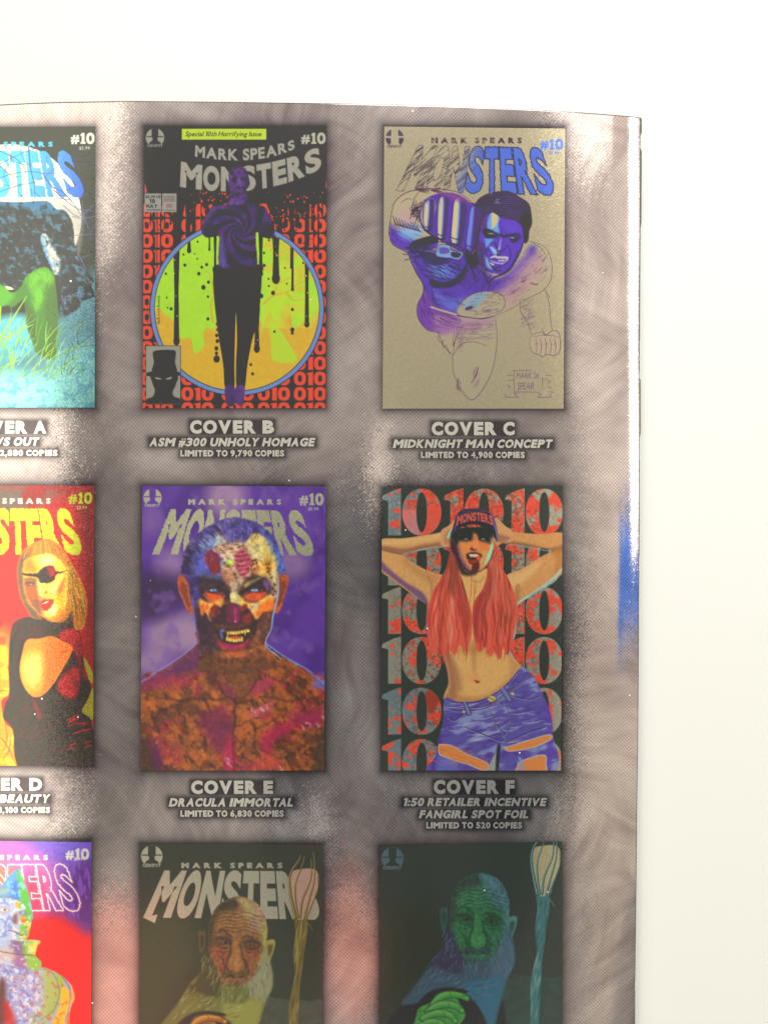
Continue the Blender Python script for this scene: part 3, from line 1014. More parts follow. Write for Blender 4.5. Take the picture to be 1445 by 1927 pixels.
def paint_E():
    c = Canvas('E', 230, 890, 3.265, (92, 62, 142))
    full = np.ones_like(c.X)
    c.mottle(full, (76, 52, 118), 60, .45, .65, .8, seed=21)
    LM = (158, 130, 152)
    for cx, cy, rx, ry, a in ((640, 150, 120, 120, .8), (300, 560, 90, 90, .6), (330, 1000, 190, 120, .75), (190, 1160, 120, 90, .7), (1040, 560, 110, 90, .6), (430, 950, 90, 120, .5), (180, 300, 60, 80, .35)):
        c.E(cx, cy, rx, ry, LM, 16, a, part=-1)
    c.E(230, 730, 150, 120, (62, 48, 70), 18, .85, part=-1)
    c.E(170, 850, 90, 60, (66, 50, 76), 14, .7, part=-1)
    c.mottle(full, (112, 84, 150), 26, .55, .75, .6, seed=22)
    c.part = 2
    c.text(c.warp('MONSTERS', c.quad((300, 222), (1100, 232), (185, 500), (1195, 508)), bold=.06, gap=.05, widths=WID, jag=.55, step=2.2), (172, 170, 140), metal=.8, tex=(.07, 3))
    c.part = 6
    c.T('MARK SPEARS', 407, 978, 195, 34, (178, 176, 148), bold=.075, gap=.42, space=.6, metal=.8)
    c.part = 4
    c.num10(1090, 1238, 198, 72, (172, 172, 152), metal=.8)
    c.T('$5.99', 1143, 1206, 230, 19, (172, 168, 160), bold=.03, metal=.8, soft=.4)
    c.emblem(188, 152, 56, (168, 166, 140), (92, 62, 142))
    # shoulders and chest
    c.part = 1
    BR = (134, 80, 54)
    body = c.P([(112, 1290), (240, 1212), (380, 1120), (462, 1045), (480, 960), (880, 960), (892, 1052), (1000, 1132), (1140, 1212), (1255, 1310), (1255, 1850), (112, 1850)], BR, soft=.8)
    c.mottle(body, (170, 92, 50), 22, .46, .6, .85, seed=31)
    c.mottle(body, (92, 62, 46), 16, .5, .64, .8, seed=32, ang=.6, st=1.8)
    c.mottle(body, (148, 56, 70), 30, .55, .68, .7, seed=33)
    c.mottle(body, (188, 108, 58), 8, .58, .7, .6, seed=34)
    c.mottle(body, (70, 52, 44), 7, .6, .72, .7, seed=35, ang=.9, st=2.5)
    c.clip = body
    c.P([(112, 1290), (240, 1212), (380, 1120), (470, 1040), (520, 1180), (400, 1230), (250, 1290), (112, 1330)], (92, 52, 96), soft=10, a=.8)
    c.P([(112, 1270), (300, 1230), (420, 1290), (300, 1330), (112, 1320)], (150, 54, 82), soft=8, a=.6)
    c.P([(480, 1060), (560, 1180), (580, 1330), (500, 1200)], (84, 46, 60), soft=6, a=.7)
    c.P([(560, 1150), (860, 1150), (840, 1300), (720, 1420), (620, 1340)], (106, 70, 50), soft=10, a=.6)
    c.P([(600, 1290), (680, 1330), (700, 1430), (640, 1380)], (120, 50, 84), soft=6, a=.7)
    c.P([(780, 1320), (900, 1260), (930, 1300), (820, 1370)], (166, 60, 84), soft=6, a=.8)
    c.P([(470, 1490), (640, 1460), (690, 1640), (600, 1740), (500, 1600)], (108, 44, 78), soft=10, a=.75)
    c.P([(650, 1650), (690, 1640), (690, 1830), (620, 1830)], (176, 44, 84), soft=6, a=.8)
    c.P([(780, 1470), (930, 1400), (900, 1450), (800, 1500)], (186, 90, 96), soft=4, a=.8)
    c.P([(850, 1620), (1000, 1530), (1180, 1540), (1060, 1580), (940, 1650), (900, 1740)], (170, 44, 82), soft=7, a=.75)
    c.P([(1000, 1480), (1200, 1470), (1245, 1560), (1120, 1540)], (150, 50, 84), soft=7, a=.7)
    c.P([(840, 1740), (960, 1750), (960, 1830), (830, 1830)], (196, 76, 74), soft=8, a=.6)
    c.P([(112, 1640), (180, 1700), (240, 1850), (112, 1850)], (74, 60, 44), soft=8, a=.9)
    c.P([(160, 1640), (230, 1700), (250, 1830), (200, 1800)], (84, 46, 84), soft=6, a=.8)
    c.P([(1190, 1660), (1255, 1560), (1255, 1850), (1160, 1850)], (76, 62, 42), soft=6, a=.85)
    for p in ([(700, 1380), (690, 1500), (684, 1640), (690, 1830)], [(560, 1180), (590, 1300), (640, 1370), (700, 1400)], [(860, 1110), (840, 1250), (780, 1350), (720, 1400)], [(700, 1420), (880, 1380), (1060, 1400), (1220, 1370)], [(640, 1390), (500, 1390), (330, 1400), (150, 1360)], [(200, 1560), (240, 1460), (380, 1420)], [(820, 1560), (810, 1660), (850, 1760)], [(700, 1560), (780, 1520), (840, 1570), (960, 1500)]):
        c.L(p, (10, 14, 6), (70, 48, 42), 2.0, .75)
    for x, y in ((640, 1745), (655, 1780), (630, 1760), (800, 1460), (850, 1440), (880, 1420), (960, 1800), (975, 1815), (1100, 1545), (1130, 1535), (1225, 1490), (1190, 1540)):
        c.L([(x, y), (x + 14, y + 10), (x + 20, y + 28)], 6, (206, 170, 178), .8, .85)
    c.hatch(90, (120, 1330, 1250, 1830), .9, 46, 5, (80, 52, 42), .45, .7, .9)
    c.hatch(70, (120, 1330, 1250, 1830), -.6, 34, 5, (196, 112, 66), .4, .7, .9)
    c.clip = None
    c.L([(112, 1284), (240, 1206), (380, 1114), (462, 1040)], (10, 6, 5), (132, 124, 200), 1.0, .9)
    c.L([(890, 1050), (1000, 1130), (1140, 1210), (1250, 1306)], (7, 8, 12), (108, 140, 210), 1.0, .9)
    c.P([(1140, 1215), (1245, 1300), (1245, 1335), (1160, 1310), (1180, 1270)], (92, 98, 180), soft=3, a=.7)
    # head
    c.z(330, 960, 6.283)
    for e in ([(62, 758), (30, 815), (38, 940), (90, 1070), (150, 1200), (215, 1212), (170, 1000), (150, 850)], [(1225, 775), (1325, 770), (1342, 850), (1300, 1000), (1262, 1130), (1225, 1205), (1165, 1212), (1190, 1050), (1215, 920)]):
        m = c.P(e, (164, 84, 52), tex=(.25, 5))
        c.clip = m
        q = np.array(e, float); q = q.mean(0) + (q - q.mean(0)) * .62
        c.P(q, (120, 62, 50), soft=2, a=.8)
        c.clip = None
    hd = c.P([(160, 780), (68, 745), (78, 600), (130, 430), (270, 270), (440, 160), (640, 84), (780, 90), (960, 142), (1130, 262), (1222, 410), (1280, 600), (1315, 755), (1222, 772), (1212, 1000), (1155, 1250), (1140, 1400), (1080, 1520), (1064, 1700), (1000, 1790), (330, 1790), (290, 1560), (245, 1380), (222, 1200), (175, 1000)], (112, 72, 52), soft=.6)
    c.mottle(hd, (88, 58, 50), 10, .5, .62, .8, seed=41, ang=1.3, st=2)
    c.clip = hd
    c.P([(200, 1100), (420, 1180), (470, 1400), (520, 1560), (440, 1759), (290, 1759), (230, 1350)], (76, 50, 66), soft=5, a=.85)
    c.P([(1000, 1250), (1150, 1200), (1130, 1420), (1050, 1560), (900, 1640), (940, 1400)], (134, 80, 50), soft=6, a=.8)
    c.P([(540, 1660), (760, 1640), (900, 1640), (1060, 1600), (1060, 1759), (520, 1759)], (160, 88, 52), soft=7, a=.8)
    c.E(730, 1700, 90, 34, (204, 96, 58), 4, .8)
    c.P([(880, 1759), (960, 1680), (1050, 1560), (1060, 1700), (1010, 1759)], (180, 92, 52), soft=5, a=.8)
    c.L([(860, 1759), (960, 1660), (1050, 1540)], (16, 10, 6), (70, 50, 44), 1.5, .8)
    # blue side of the face, yellow side, bare brow
    c.P([(150, 760), (180, 540), (330, 310), (480, 270), (580, 380), (560, 560), (540, 800), (330, 830), (290, 1060), (190, 1150)], (84, 86, 166), soft=2.5)
    c.P([(180, 800), (300, 820), (290, 1040), (250, 1150), (180, 1080)], (66, 60, 128), soft=4)
    c.P([(330, 340), (440, 300), (540, 310), (590, 400), (440, 440), (330, 480), (280, 420)], (124, 150, 186), soft=4, a=.8)
    c.P([(470, 310), (540, 300), (590, 390), (480, 430)], (176, 182, 164), soft=3, a=.8)
    c.P([(300, 760), (420, 770), (540, 780), (560, 860), (420, 830), (310, 830)], (110, 146, 196), soft=3, a=.85)
    c.P([(790, 430), (950, 285), (1090, 350), (1195, 520), (1200, 700), (1150, 900), (1000, 790), (880, 640)], (214, 186, 96), soft=2)
    c.P([(900, 400), (1010, 380), (1040, 560), (940, 640), (880, 520)], (196, 180, 130), soft=3, a=.8)
    c.P([(1010, 620), (1130, 560), (1160, 700), (1110, 800), (1010, 700)], (216, 158, 62), soft=3, a=.8)
    c.P([(1100, 780), (1190, 700), (1210, 900), (1180, 1060), (1130, 1000)], (196, 178, 128), soft=2, a=.9)
    brow = c.P([(450, 440), (600, 390), (760, 390), (850, 420), (900, 520), (900, 760), (800, 810), (740, 980), (640, 980), (590, 850), (540, 700), (560, 560), (470, 480)], (200, 178, 138), soft=1.5)
    for _ in range(46):
        x, y = c.rg.uniform(470, 890), c.rg.uniform(410, 680)
        w = c.rg.uniform(14, 34)
        c.L([(x - w, y + c.rg.uniform(-6, 10)), (x, y - 5), (x + w, y + c.rg.uniform(-4, 14))], (3, c.rg.uniform(8, 17), 3), (138, 60, 66) if c.rg.random() > .3 else (96, 48, 52), .8, .85)
    for y in range(690, 850, 26):
        c.P([(555, y), (620, y + 16), (690, y - 4), (670, y + 12), (610, y + 27), (560, y + 16)], (168, 76, 52), soft=1, a=.9)
    w1 = c.P([(335, 560), (380, 510), (440, 478), (515, 550), (532, 690), (490, 765), (430, 740), (380, 670)], (118, 36, 58), soft=1.2)
    w2 = c.P([(690, 560), (760, 490), (830, 482), (895, 590), (880, 700), (840, 790), (770, 780), (730, 680)], (158, 50, 76), soft=1.2)
    c.clip = w1
    c.P([(400, 560), (500, 560), (520, 700), (450, 740)], (140, 40, 50), soft=4, a=.8)
    for k in range(4):
        c.L([(350, 560 + 30 * k), (420, 530 + 30 * k), (470, 490 + 30 * k)], 5, (90, 70, 120), 1, .6)
    c.clip = w2
    for k in range(8):
        y = 520 + 36 * k
        c.L([(690, y), (760, y + 16), (830, y - 6), (900, y - 26)], (4, 10, 4), (210, 142, 140), 1, .75)
    c.clip = hd
    c.P([(600, 620), (640, 592), (690, 628), (650, 655), (600, 650)], (172, 222, 40), soft=1)
    c.P([(540, 610), (600, 600), (590, 650), (540, 650)], (130, 190, 190), soft=2, a=.8)
    for x, y in ((920, 600), (950, 590), (925, 640), (960, 630), (905, 660), (940, 690), (1080, 640), (1110, 640), (1090, 680), (1115, 690), (1100, 730), (1170, 880), (1150, 930), (1160, 1000), (700, 760), (720, 800)):
        c.E(x, y, 11, 17, (100, 54, 48), 1, .9, rot=.4)
    c.P([(900, 720), (960, 640), (1010, 660), (980, 760)], (212, 110, 80), soft=3, a=.6)
    for p in ([(680, 700), (690, 800), (680, 900), (700, 980)], [(720, 740), (745, 840), (735, 940)], [(640, 850), (650, 920), (640, 980)]):
        c.L(p, (8, 12, 5), (160, 96, 90), 1, .8)
    # hair
    H = (74, 66, 128)
    hair = c.P([(64, 752), (66, 640), (88, 540), (130, 430), (270, 268), (440, 158), (640, 82), (780, 88), (960, 140), (1132, 260), (1225, 410), (1285, 600), (1318, 758), (1214, 766), (1196, 560), (1110, 380), (1000, 296), (930, 262), (870, 340), (792, 404), (740, 330), (690, 384), (610, 372), (560, 270), (480, 258), (360, 300), (250, 440), (180, 600), (165, 790), (120, 770)], H, soft=.8)
    c.clip = hair
    for k in range(60):
        x = c.rg.uniform(520, 960); 
        c.L([(700 + (x - 740) * .55, 90), (x, 240), (740 + (x - 740) * .8, 400)], (3, 7, 2), (118, 110, 186) if k % 2 else (52, 42, 84), .7, .55)
    for k in range(46):
        t = c.rg.uniform(0, 1)
        p = np.array([(130, 470), (300, 260), (500, 130)]); q = p + (70, 60)
        b = p[0] + (p[2] - p[0]) * t
        c.L([b, b + (50, 30), b + (100, 100)], (3, 6, 2), (44, 36, 66) if k % 3 else (150, 140, 190), .7, .6)
        b = np.array((1000, 150.)) + np.array((270, 480.)) * t
        c.L([b, b + (10, 40), b + (-10, 130)], (3, 6, 2), (104, 140, 210) if k % 2 else (60, 70, 140), .7, .6)
    c.P([(1190, 420), (1250, 520), (1315, 755), (1215, 766), (1200, 560)], (88, 120, 205), soft=4, a=.7)
    c.P([(60, 760), (80, 560), (200, 420), (170, 640), (160, 790)], (54, 44, 76), soft=6, a=.8)
    c.clip = hd
    for k in range(26):
        x = 570 + k * 12
        c.L([(x, 330 + abs(k - 13) * -3), (x + (k - 13) * .6, 420)], (2, 4), (206, 190, 170), .5, .6, sm=False)
    c.distort(hd, 2.2, 7, 1); c.distort(hd, 1.0, 2.4, 2); c.blur(hd, 2)
    c.mottle(hd, (96, 70, 70), 6, .56, .72, .35, seed=48, ang=1.2, st=1.6); c.mottle(hd, (190, 170, 150), 5, .6, .75, .25, seed=49, ang=.6, st=1.4)
    # modelling of the skull: hollows and folds
    DK = (64, 52, 58)
    c.clip = hd
    for q, sf, al in (([(270, 800), (420, 760), (600, 840), (640, 960), (600, 1060), (440, 1090), (300, 1040)], 6, .75), ([(770, 960), (860, 840), (1050, 770), (1140, 860), (1130, 1000), (960, 1090), (800, 1070)], 6, .7), ([(240, 1120), (330, 1180), (420, 1320), (440, 1560), (330, 1600), (260, 1400)], 9, .7), ([(960, 1250), (1140, 1130), (1140, 1400), (1040, 1540), (980, 1480)], 9, .45), ([(160, 560), (220, 480), (230, 800), (200, 1000), (160, 900)], 7, .6)):
        c.P(q, (60, 48, 62), soft=sf, a=al)
    for q, w in (([(560, 1120), (470, 1200), (430, 1330), (450, 1460)], 34), ([(850, 1130), (930, 1210), (960, 1330), (930, 1450)], 34), ([(600, 860), (640, 940), (620, 1020)], 26), ([(760, 860), (745, 940), (770, 1020)], 22), ([(480, 1640), (700, 1670), (900, 1620)], 24)):
        c.L(q, (w * .3, w, w * .3), (58, 44, 48), 4, .75)
    c.clip = None
    c.P([(285, 850), (330, 790), (440, 820), (560, 860), (620, 930), (610, 990), (540, 950), (430, 925), (340, 960), (290, 930)], DK, soft=2.5)
    c.P([(770, 990), (800, 930), (900, 880), (1040, 800), (1110, 860), (1120, 960), (1060, 970), (960, 930), (880, 950), (810, 1000)], DK, soft=2.5)
    c.P([(820, 870), (930, 830), (1000, 800), (920, 850), (830, 910)], (170, 168, 90), soft=3, a=.8)
    c.P([(1040, 830), (1110, 850), (1110, 950), (1060, 920)], (110, 76, 124), soft=3, a=.8)
    for p in ([(360, 962), (440, 978), (560, 1000), (560, 1040), (500, 1078), (420, 1080), (380, 1040)], [(808, 1012), (900, 972), (1060, 960), (1055, 1020), (980, 1075), (880, 1072)]):
        c.P(p, (214, 88, 50), soft=3)
        q = np.array(p, float); q = q + (0, 26)
        c.L(q[2:6], 14, (150, 60, 50), 3, .8)
        c.L(q[:3] - (0, 22), 9, (60, 44, 50), 2, .8)
    for x in (452, 938):
        c.E(x, 944, 62, 24, (66, 52, 60), 1)
        c.E(x, 946, 44, 13, (132, 180, 208), 1)
        c.E(x + 2, 938, 15, 11, (84, 120, 160), .8); c.E(x + 2, 938, 6, 6, (40, 40, 50), .6)
    c.L([(340, 1000), (430, 1090), (540, 1070), (590, 1010)], 8, (206, 150, 110), 1, .8)
    c.L([(800, 1040), (880, 1090), (980, 1090), (1090, 1000)], 8, (216, 120, 110), 1, .8)
    # cheeks
    c.P([(282, 1050), (400, 1096), (560, 1040), (550, 1150), (480, 1120), (420, 1170), (400, 1260), (430, 1320), (340, 1190), (310, 1230)], (214, 150, 70), soft=2)
    c.P([(300, 1110), (380, 1130), (360, 1190), (320, 1240)], (230, 110, 50), soft=2, a=.8)
    c.P([(460, 1120), (500, 1140), (500, 1220), (430, 1250), (412, 1180)], (110, 44, 48), soft=2)
    c.P([(760, 1010), (830, 1080), (940, 1100), (1120, 1000), (1165, 1080), (1155, 1180), (1040, 1200), (960, 1290), (900, 1200), (830, 1150), (770, 1120)], (220, 176, 82), soft=2)
    c.P([(1000, 1110), (1160, 1050), (1160, 1180), (1040, 1200), (950, 1280), (960, 1190)], (232, 112, 46), soft=3, a=.9)
    c.P([(890, 1120), (990, 1110), (960, 1180), (910, 1180)], (200, 186, 150), soft=3, a=.9)
    c.hatch(26, (300, 1090, 460, 1280), 1.5, 60, 9, (200, 92, 48), .6, .2, .8)
    c.hatch(26, (850, 1110, 1140, 1260), 2.0, 60, 9, (176, 80, 44), .6, .3, .8)
    # torn skin over the brow
    c.clip = brow * (1 - .0)
    for _ in range(60):
        x, y = c.rg.uniform(460, 900), c.rg.uniform(400, 700)
        w = c.rg.uniform(12, 34)
        c.L([(x - w, y + c.rg.uniform(-6, 12)), (x, y - 5), (x + w, y + c.rg.uniform(-4, 14))], (3, c.rg.uniform(8, 17), 3), ((120, 48, 56), (92, 44, 48), (150, 76, 70))[_ % 3], .7, .85)
    for _ in range(30):
        x, y = c.rg.uniform(480, 890), c.rg.uniform(400, 720); w = c.rg.uniform(18, 40)
        c.L([(x - w, y + c.rg.uniform(-10, 10)), (x, y), (x + w, y + c.rg.uniform(-10, 10))], (2, 6, 2), (214, 196, 160), .6, .8)
    for y in range(700, 860, 24):
        c.L([(556, y), (620, y + 16), (690, y - 4)], (3, 9, 3), (128, 58, 48), .7, .85); c.L([(560, y + 10), (620, y + 25), (684, y + 6)], (2, 5, 2), (206, 168, 130), .6, .8)
    c.clip = np.maximum(w1, w2)
    for k in range(12):
        y = 480 + 27 * k
        c.L([(330, y + 40), (430, y + 10), (530, y + 30)], (2, 6, 2), (84, 34, 50), .8, .6); c.L([(690, y), (790, y + 16), (900, y - 22)], (3, 7, 2), (206, 140, 140) if k % 2 else (112, 34, 56), .8, .75)
    c.clip = hd
    for x, y in ((920, 600), (950, 590), (925, 640), (962, 632), (905, 660), (940, 690), (900, 700), (1075, 640), (1112, 640), (1090, 680), (1115, 690), (1100, 730), (1140, 800), (1170, 880), (1150, 930), (1160, 1000), (1180, 960), (1120, 760), (700, 760), (720, 800), (980, 660)):
        c.E(x, y, c.rg.uniform(7, 13), c.rg.uniform(11, 19), (88, 48, 46), .8, .9, rot=c.rg.uniform(-.6, .6))
    for k in range(70):
        x = c.rg.uniform(500, 980); y = c.rg.uniform(110, 300)
        c.L([(x, y), (740 + (x - 740) * .92, y + 50), (740 + (x - 740) * .86, y + 100)], (2, 6, 2), (112, 104, 182) if k % 2 else (46, 38, 74), .6, .7)
    for k in range(60):
        t = c.rg.random(); b = np.array((120, 560.)) + np.array((330, -390.)) * t + c.rg.normal(0, 14, 2)
        c.L([b, b + (44, 20), b + (84, 70)], (2, 6, 2), (40, 34, 62) if k % 3 else (120, 112, 176), .6, .7)
        b = np.array((1010, 170.)) + np.array((260, 460.)) * t + c.rg.normal(0, 12, 2)
        c.L([b, b + (8, 40), b + (-6, 110)], (2, 6, 2), (120, 156, 220) if k % 2 else (56, 66, 136), .6, .7)
    # nose
    c.P([(590, 960), (660, 960), (650, 1090), (560, 1130), (520, 1180), (540, 1220), (470, 1260), (450, 1330), (640, 1370), (760, 1350), (930, 1300), (900, 1220), (840, 1150), (770, 1230), (740, 1110), (680, 1100), (600, 1060)], (70, 46, 58), soft=2.5)
    c.P([(655, 985), (750, 1000), (765, 1110), (700, 1100), (660, 1080)], (206, 190, 124), soft=1.5)
    c.P([(620, 1120), (700, 1105), (760, 1150), (770, 1260), (735, 1345), (660, 1345), (610, 1280)], (108, 36, 70), soft=3)
    c.E(714, 1240, 12, 80, (180, 70, 120), 2.5, .9); c.E(712, 1318, 9, 12, (220, 190, 200), 1)
    c.P([(800, 1120), (850, 1110), (840, 1170), (780, 1190)], (140, 56, 44), soft=2)
    c.P([(800, 1260), (900, 1230), (900, 1330), (800, 1330)], (128, 56, 50), soft=3)
    # mouth
    c.P([(430, 1330), (560, 1380), (740, 1380), (860, 1330), (950, 1300), (950, 1440), (880, 1560), (700, 1610), (540, 1570), (470, 1440)], (70, 54, 44), soft=3)
    c.P([(500, 1540), (600, 1580), (760, 1580), (870, 1510), (850, 1600), (700, 1650), (560, 1625)], (156, 50, 78), soft=3)
    c.P([(535, 1410), (590, 1420), (580, 1520), (540, 1500)], (84, 100, 166), soft=2)
    c.P([(560, 1452), (600, 1432), (720, 1434), (868, 1402), (872, 1490), (824, 1556), (740, 1574), (636, 1570), (578, 1534)], (62, 38, 34), soft=1.2)
    c.P([(620, 1500), (700, 1486), (780, 1490), (760, 1526), (640, 1530)], (176, 70, 46), soft=2.5)
    TE = (214, 198, 92)
    for k, x in enumerate(range(606, 850, 34)):
        y = 1436 - max(0, x - 720) * .2
        ln = 62 if x in (606, 810) else 32
        c.P([(x + 2, y), (x + 31, y - 2), (x + (20 if ln > 40 else 29), y + ln), (x + (14 if ln > 40 else 5), y + ln)], TE if k % 2 else (200, 182, 84), soft=.8)
    for k, x in enumerate(range(600, 800, 29)):
        y = 1560 - abs(x - 700) * .16
        ln = 46 if x in (600, 774) else 34
        c.P([(x + 2, y), (x + 26, y), (x + 22, y - ln), (x + 6, y - ln)], TE if k % 2 else (204, 186, 84), soft=.8)
    c.L([(560, 1450), (600, 1424), (720, 1426), (868, 1396)], (8, 16, 14, 8), (104, 50, 58), 2, .8)
    for k in range(9):
        x = 470 + k * 52
        c.L([(x, 1370), (x + (x - 690) * -.08, 1410)], (3, 9, 3), (44, 36, 34), 1.2, .7)
    c.clip = np.maximum(hd, body)
    c.P([(420, 1700), (560, 1745), (740, 1765), (900, 1720), (1000, 1640), (1050, 1700), (1100, 1900), (330, 1900), (330, 1720)], (104, 68, 48), soft=3.5, a=.92)
    c.P([(540, 1760), (760, 1775), (960, 1700), (1000, 1800), (760, 1860), (480, 1840)], (128, 76, 46), soft=6, a=.7)
    c.clip = hd
    c.P([(620, 1690), (700, 1670), (820, 1680), (780, 1740), (680, 1740)], (176, 94, 56), soft=4, a=.6)
    c.blur(hd, 1); c.grain(hd, .14, 2.4, 3); c.grain(hd, .2, 8, 4)
    c.distort(hd, .4, 3, 7)
    c.clip = None
    neck = c.P([(330, 1600), (1060, 1600), (1120, 1900), (300, 1900)], (0, 0, 0), a=0, part=-1)
    c.mottle(neck * np.maximum(hd, body) * np.clip((c.Y - c.px((0, 1730))[1]) / 6, 0, 1), (82, 58, 44), 9, .5, .62, .7, seed=47)
    c.distort(body * (1 - hd), 2.2, 8, 3); c.blur(body * (1 - hd), 2); c.grain(body * (1 - hd), .12, 2.4, 9)
    # light along the jaw
    c.clip = None
    c.L([(1216, 770), (1214, 1000), (1156, 1250), (1138, 1400), (1078, 1520), (1062, 1640)], (10, 20, 18, 12, 12, 6), (128, 170, 214), 1, .9)
    c.L([(1062, 1560), (1100, 1640), (1180, 1700), (1250, 1759)], (8, 14, 10), (120, 165, 215), 1, .9)
    c.L([(205, 1050), (232, 1240), (250, 1390), (290, 1540)], (10, 14, 5), (84, 100, 190), 1.5, .8)
    return c.build('small purple cover with a scarred bare shouldered vampire baring yellow fangs')
paint_E()
def paint_C():
    FO = (168, 159, 134)
    c = Canvas('C', 690, 210, 3.265, FO, metal=.8)
    full = np.ones_like(c.X)
    c.grain(full, .05, 2.0, 1)
    LN = (74, 56, 84)
    PU, BL, DP, SK = (92, 68, 168), (96, 134, 196), (66, 44, 92), (176, 164, 136)
    # title: pencil hatching turning into solid blue
    letters = c.warp('MONSTERS', c.quad((318, 208), (1072, 224), (180, 486), (1166, 514)), bold=.06, gap=.05, widths=WID, jag=.5, step=2.4)
    c.part = 2
    out = [[l + (l - l) for l in g] for g in letters]
    m = c.text(letters, FO, metal=.8)
    P0, P1 = c.px((560, 300)), c.px((690, 300))
    tr = np.clip((c.X + (c.Y - P0[1]) * .35 - P0[0]) / (P1[0] - P0[0]), 0, 1)
    c.clip = m * tr
    c.R(100, 150, 1250, 560, (84, 108, 198), metal=.4, part=-1)
    c.clip = m * (1 - tr * .8)
    for k in range(230):
        x, y = c.rg.uniform(170, 800), c.rg.uniform(205, 500)
        l = c.rg.uniform(30, 70)
        c.L([(x - l * .62, y + l * .5), (x + l * .62, y - l * .5)], (5, 3), (74, 60, 72), .5, .75, sm=False)
    c.clip = None
    for g in letters:
        for l in g:
            A = c.px(np.zeros((1, 2)))
            cx = l[:, 0].mean(); k = np.clip((cx - P0[0]) / (P1[0] - P0[0]), 0, 1)
            q = (np.concatenate([l, l[:1]]) - np.array((c.zx, c.zy))) * c.zk
            c.L(q, 4 + 3 * k, (56, 62, 86), .5, .55 + .4 * k, sm=False)
    c.part = 6
    mk = c.T('MARK SPEARS', 396, 952, 195, 35, (70, 60, 70), bold=.085, gap=.42, space=.6)
    c.clip = mk
    for k in range(40):
        x = c.rg.uniform(396, 800); y = c.rg.uniform(160, 195)
        c.L([(x - 12, y + 6), (x + 12, y - 6)], 4, FO, .5, .7, sm=False)
    c.clip = None
    c.part = 4
    c.num10(1064, 1206, 234, 66, (92, 124, 214), metal=.5)
    c.T('$5.99', 1118, 1178, 262, 18, (96, 120, 196), bold=.03, soft=.4)
    c.part = 3
    e = c.E(172, 162, 56, 56, FO, metal=.8)
    c.clip = e
    c.P([(116, 150), (150, 150), (152, 100), (116, 100)], (92, 80, 98), sm=False); c.P([(192, 100), (228, 100), (228, 150), (194, 150)], (92, 80, 98), sm=False)
    c.P([(112, 162), (146, 162), (150, 190), (126, 222), (108, 200)], (84, 72, 92), sm=False); c.P([(198, 162), (232, 162), (236, 200), (218, 222), (196, 190)], (84, 72, 92), sm=False)
    c.clip = None
    c.T('KEENSPOT', 126, 216, 222, 16, (84, 74, 90), bold=.03, soft=.4)
    # colour washes of the figure
    c.part = 1
    body = c.P([(150, 640), (172, 556), (240, 500), (330, 476), (440, 474), (560, 500), (640, 560), (690, 590), (690, 540), (760, 505), (830, 492), (920, 512), (985, 565), (1015, 650), (1008, 760), (990, 800), (1060, 810), (1110, 850), (1136, 940), (1130, 1040), (1085, 1100), (985, 1150), (900, 1205), (795, 1262), (800, 1380), (790, 1500), (760, 1620), (700, 1720), (640, 1772), (575, 1700), (535, 1580), (525, 1495), (480, 1440), (440, 1360), (370, 1340), (316, 1270), (312, 1190), (345, 1120), (345, 1060), (310, 1000), (275, 930), (250, 870), (165, 820), (138, 760), (140, 700)], FO, soft=.7, metal=.7)
    c.clip = body
    c.P([(200, 800), (330, 860), (600, 850), (720, 980), (820, 1020), (960, 900), (1000, 830), (1040, 840), (1010, 930), (880, 1070), (800, 1110), (620, 1150), (560, 1240), (430, 1230), (340, 1090), (250, 880)], PU, soft=6, metal=.4)
    c.P([(880, 1000), (1000, 870), (1060, 900), (1000, 1020), (860, 1140), (800, 1120)], (150, 116, 160), soft=9, a=.75)
    c.P([(980, 930), (1090, 900), (1090, 1010), (960, 1110), (860, 1170)], (176, 142, 138), soft=9, a=.6)
    c.P([(640, 1170), (860, 1090), (1000, 1060), (900, 1180), (780, 1260)], (170, 130, 138), soft=8, a=.5)
    c.P([(330, 1060), (420, 1200), (560, 1260), (560, 1330), (420, 1365), (320, 1300), (300, 1190)], (112, 72, 160), soft=5, metal=.4)
    c.P([(420, 1240), (620, 1270), (780, 1270), (700, 1330), (520, 1370), (420, 1350)], (160, 118, 150), soft=7, a=.7)
    c.P([(400, 1090), (500, 1150), (600, 1140), (560, 1220), (470, 1200)], (98, 112, 196), soft=6, a=.8)
    c.P([(460, 960), (600, 930), (600, 1020), (500, 1060)], (92, 100, 188), soft=6, a=.8)
    c.P([(520, 900), (700, 930), (760, 1060), (620, 1080)], (84, 64, 152), soft=7, a=.8)
    c.P([(390, 940), (500, 950), (480, 1020), (400, 1010)], BL, soft=5, a=.7)
    c.clip = None
    # pen lines of legs, arm and belt
    def pen(p, w=4, a=.85, col=LN):
        c.L(p, (w * .6, w, w * .5), col, .45, a)
    for p in ([(440, 1350), (470, 1430), (520, 1492)], [(538, 1350), (528, 1440), (545, 1400), (600, 1300)], [(528, 1500), (530, 1590), (570, 1690), (640, 1772), (710, 1710), (770, 1590), (796, 1450), (800, 1370), (790, 1270)], [(528, 1500), (580, 1430), (660, 1415), (740, 1440)], [(560, 1330), (540, 1420), (530, 1500)], [(995, 796), (1060, 812), (1112, 856), (1136, 940), (1130, 1030), (1085, 1098), (985, 1150), (880, 1215), (790, 1256)], [(940, 1160), (945, 1230), (985, 1290), (1010, 1370)], [(1090, 1090), (1118, 1170), (1126, 1260), (1138, 1340)], [(1100, 1100), (1125, 1150)], [(1010, 800), (1060, 830), (1090, 870)], [(440, 1360), (440, 1400), (460, 1420), (480, 1400)], [(460, 1420), (475, 1450), (490, 1430)], [(490, 1440), (505, 1480), (522, 1490)], [(600, 1250), (700, 1275), (790, 1256)]):
        pen(p, 3.6)
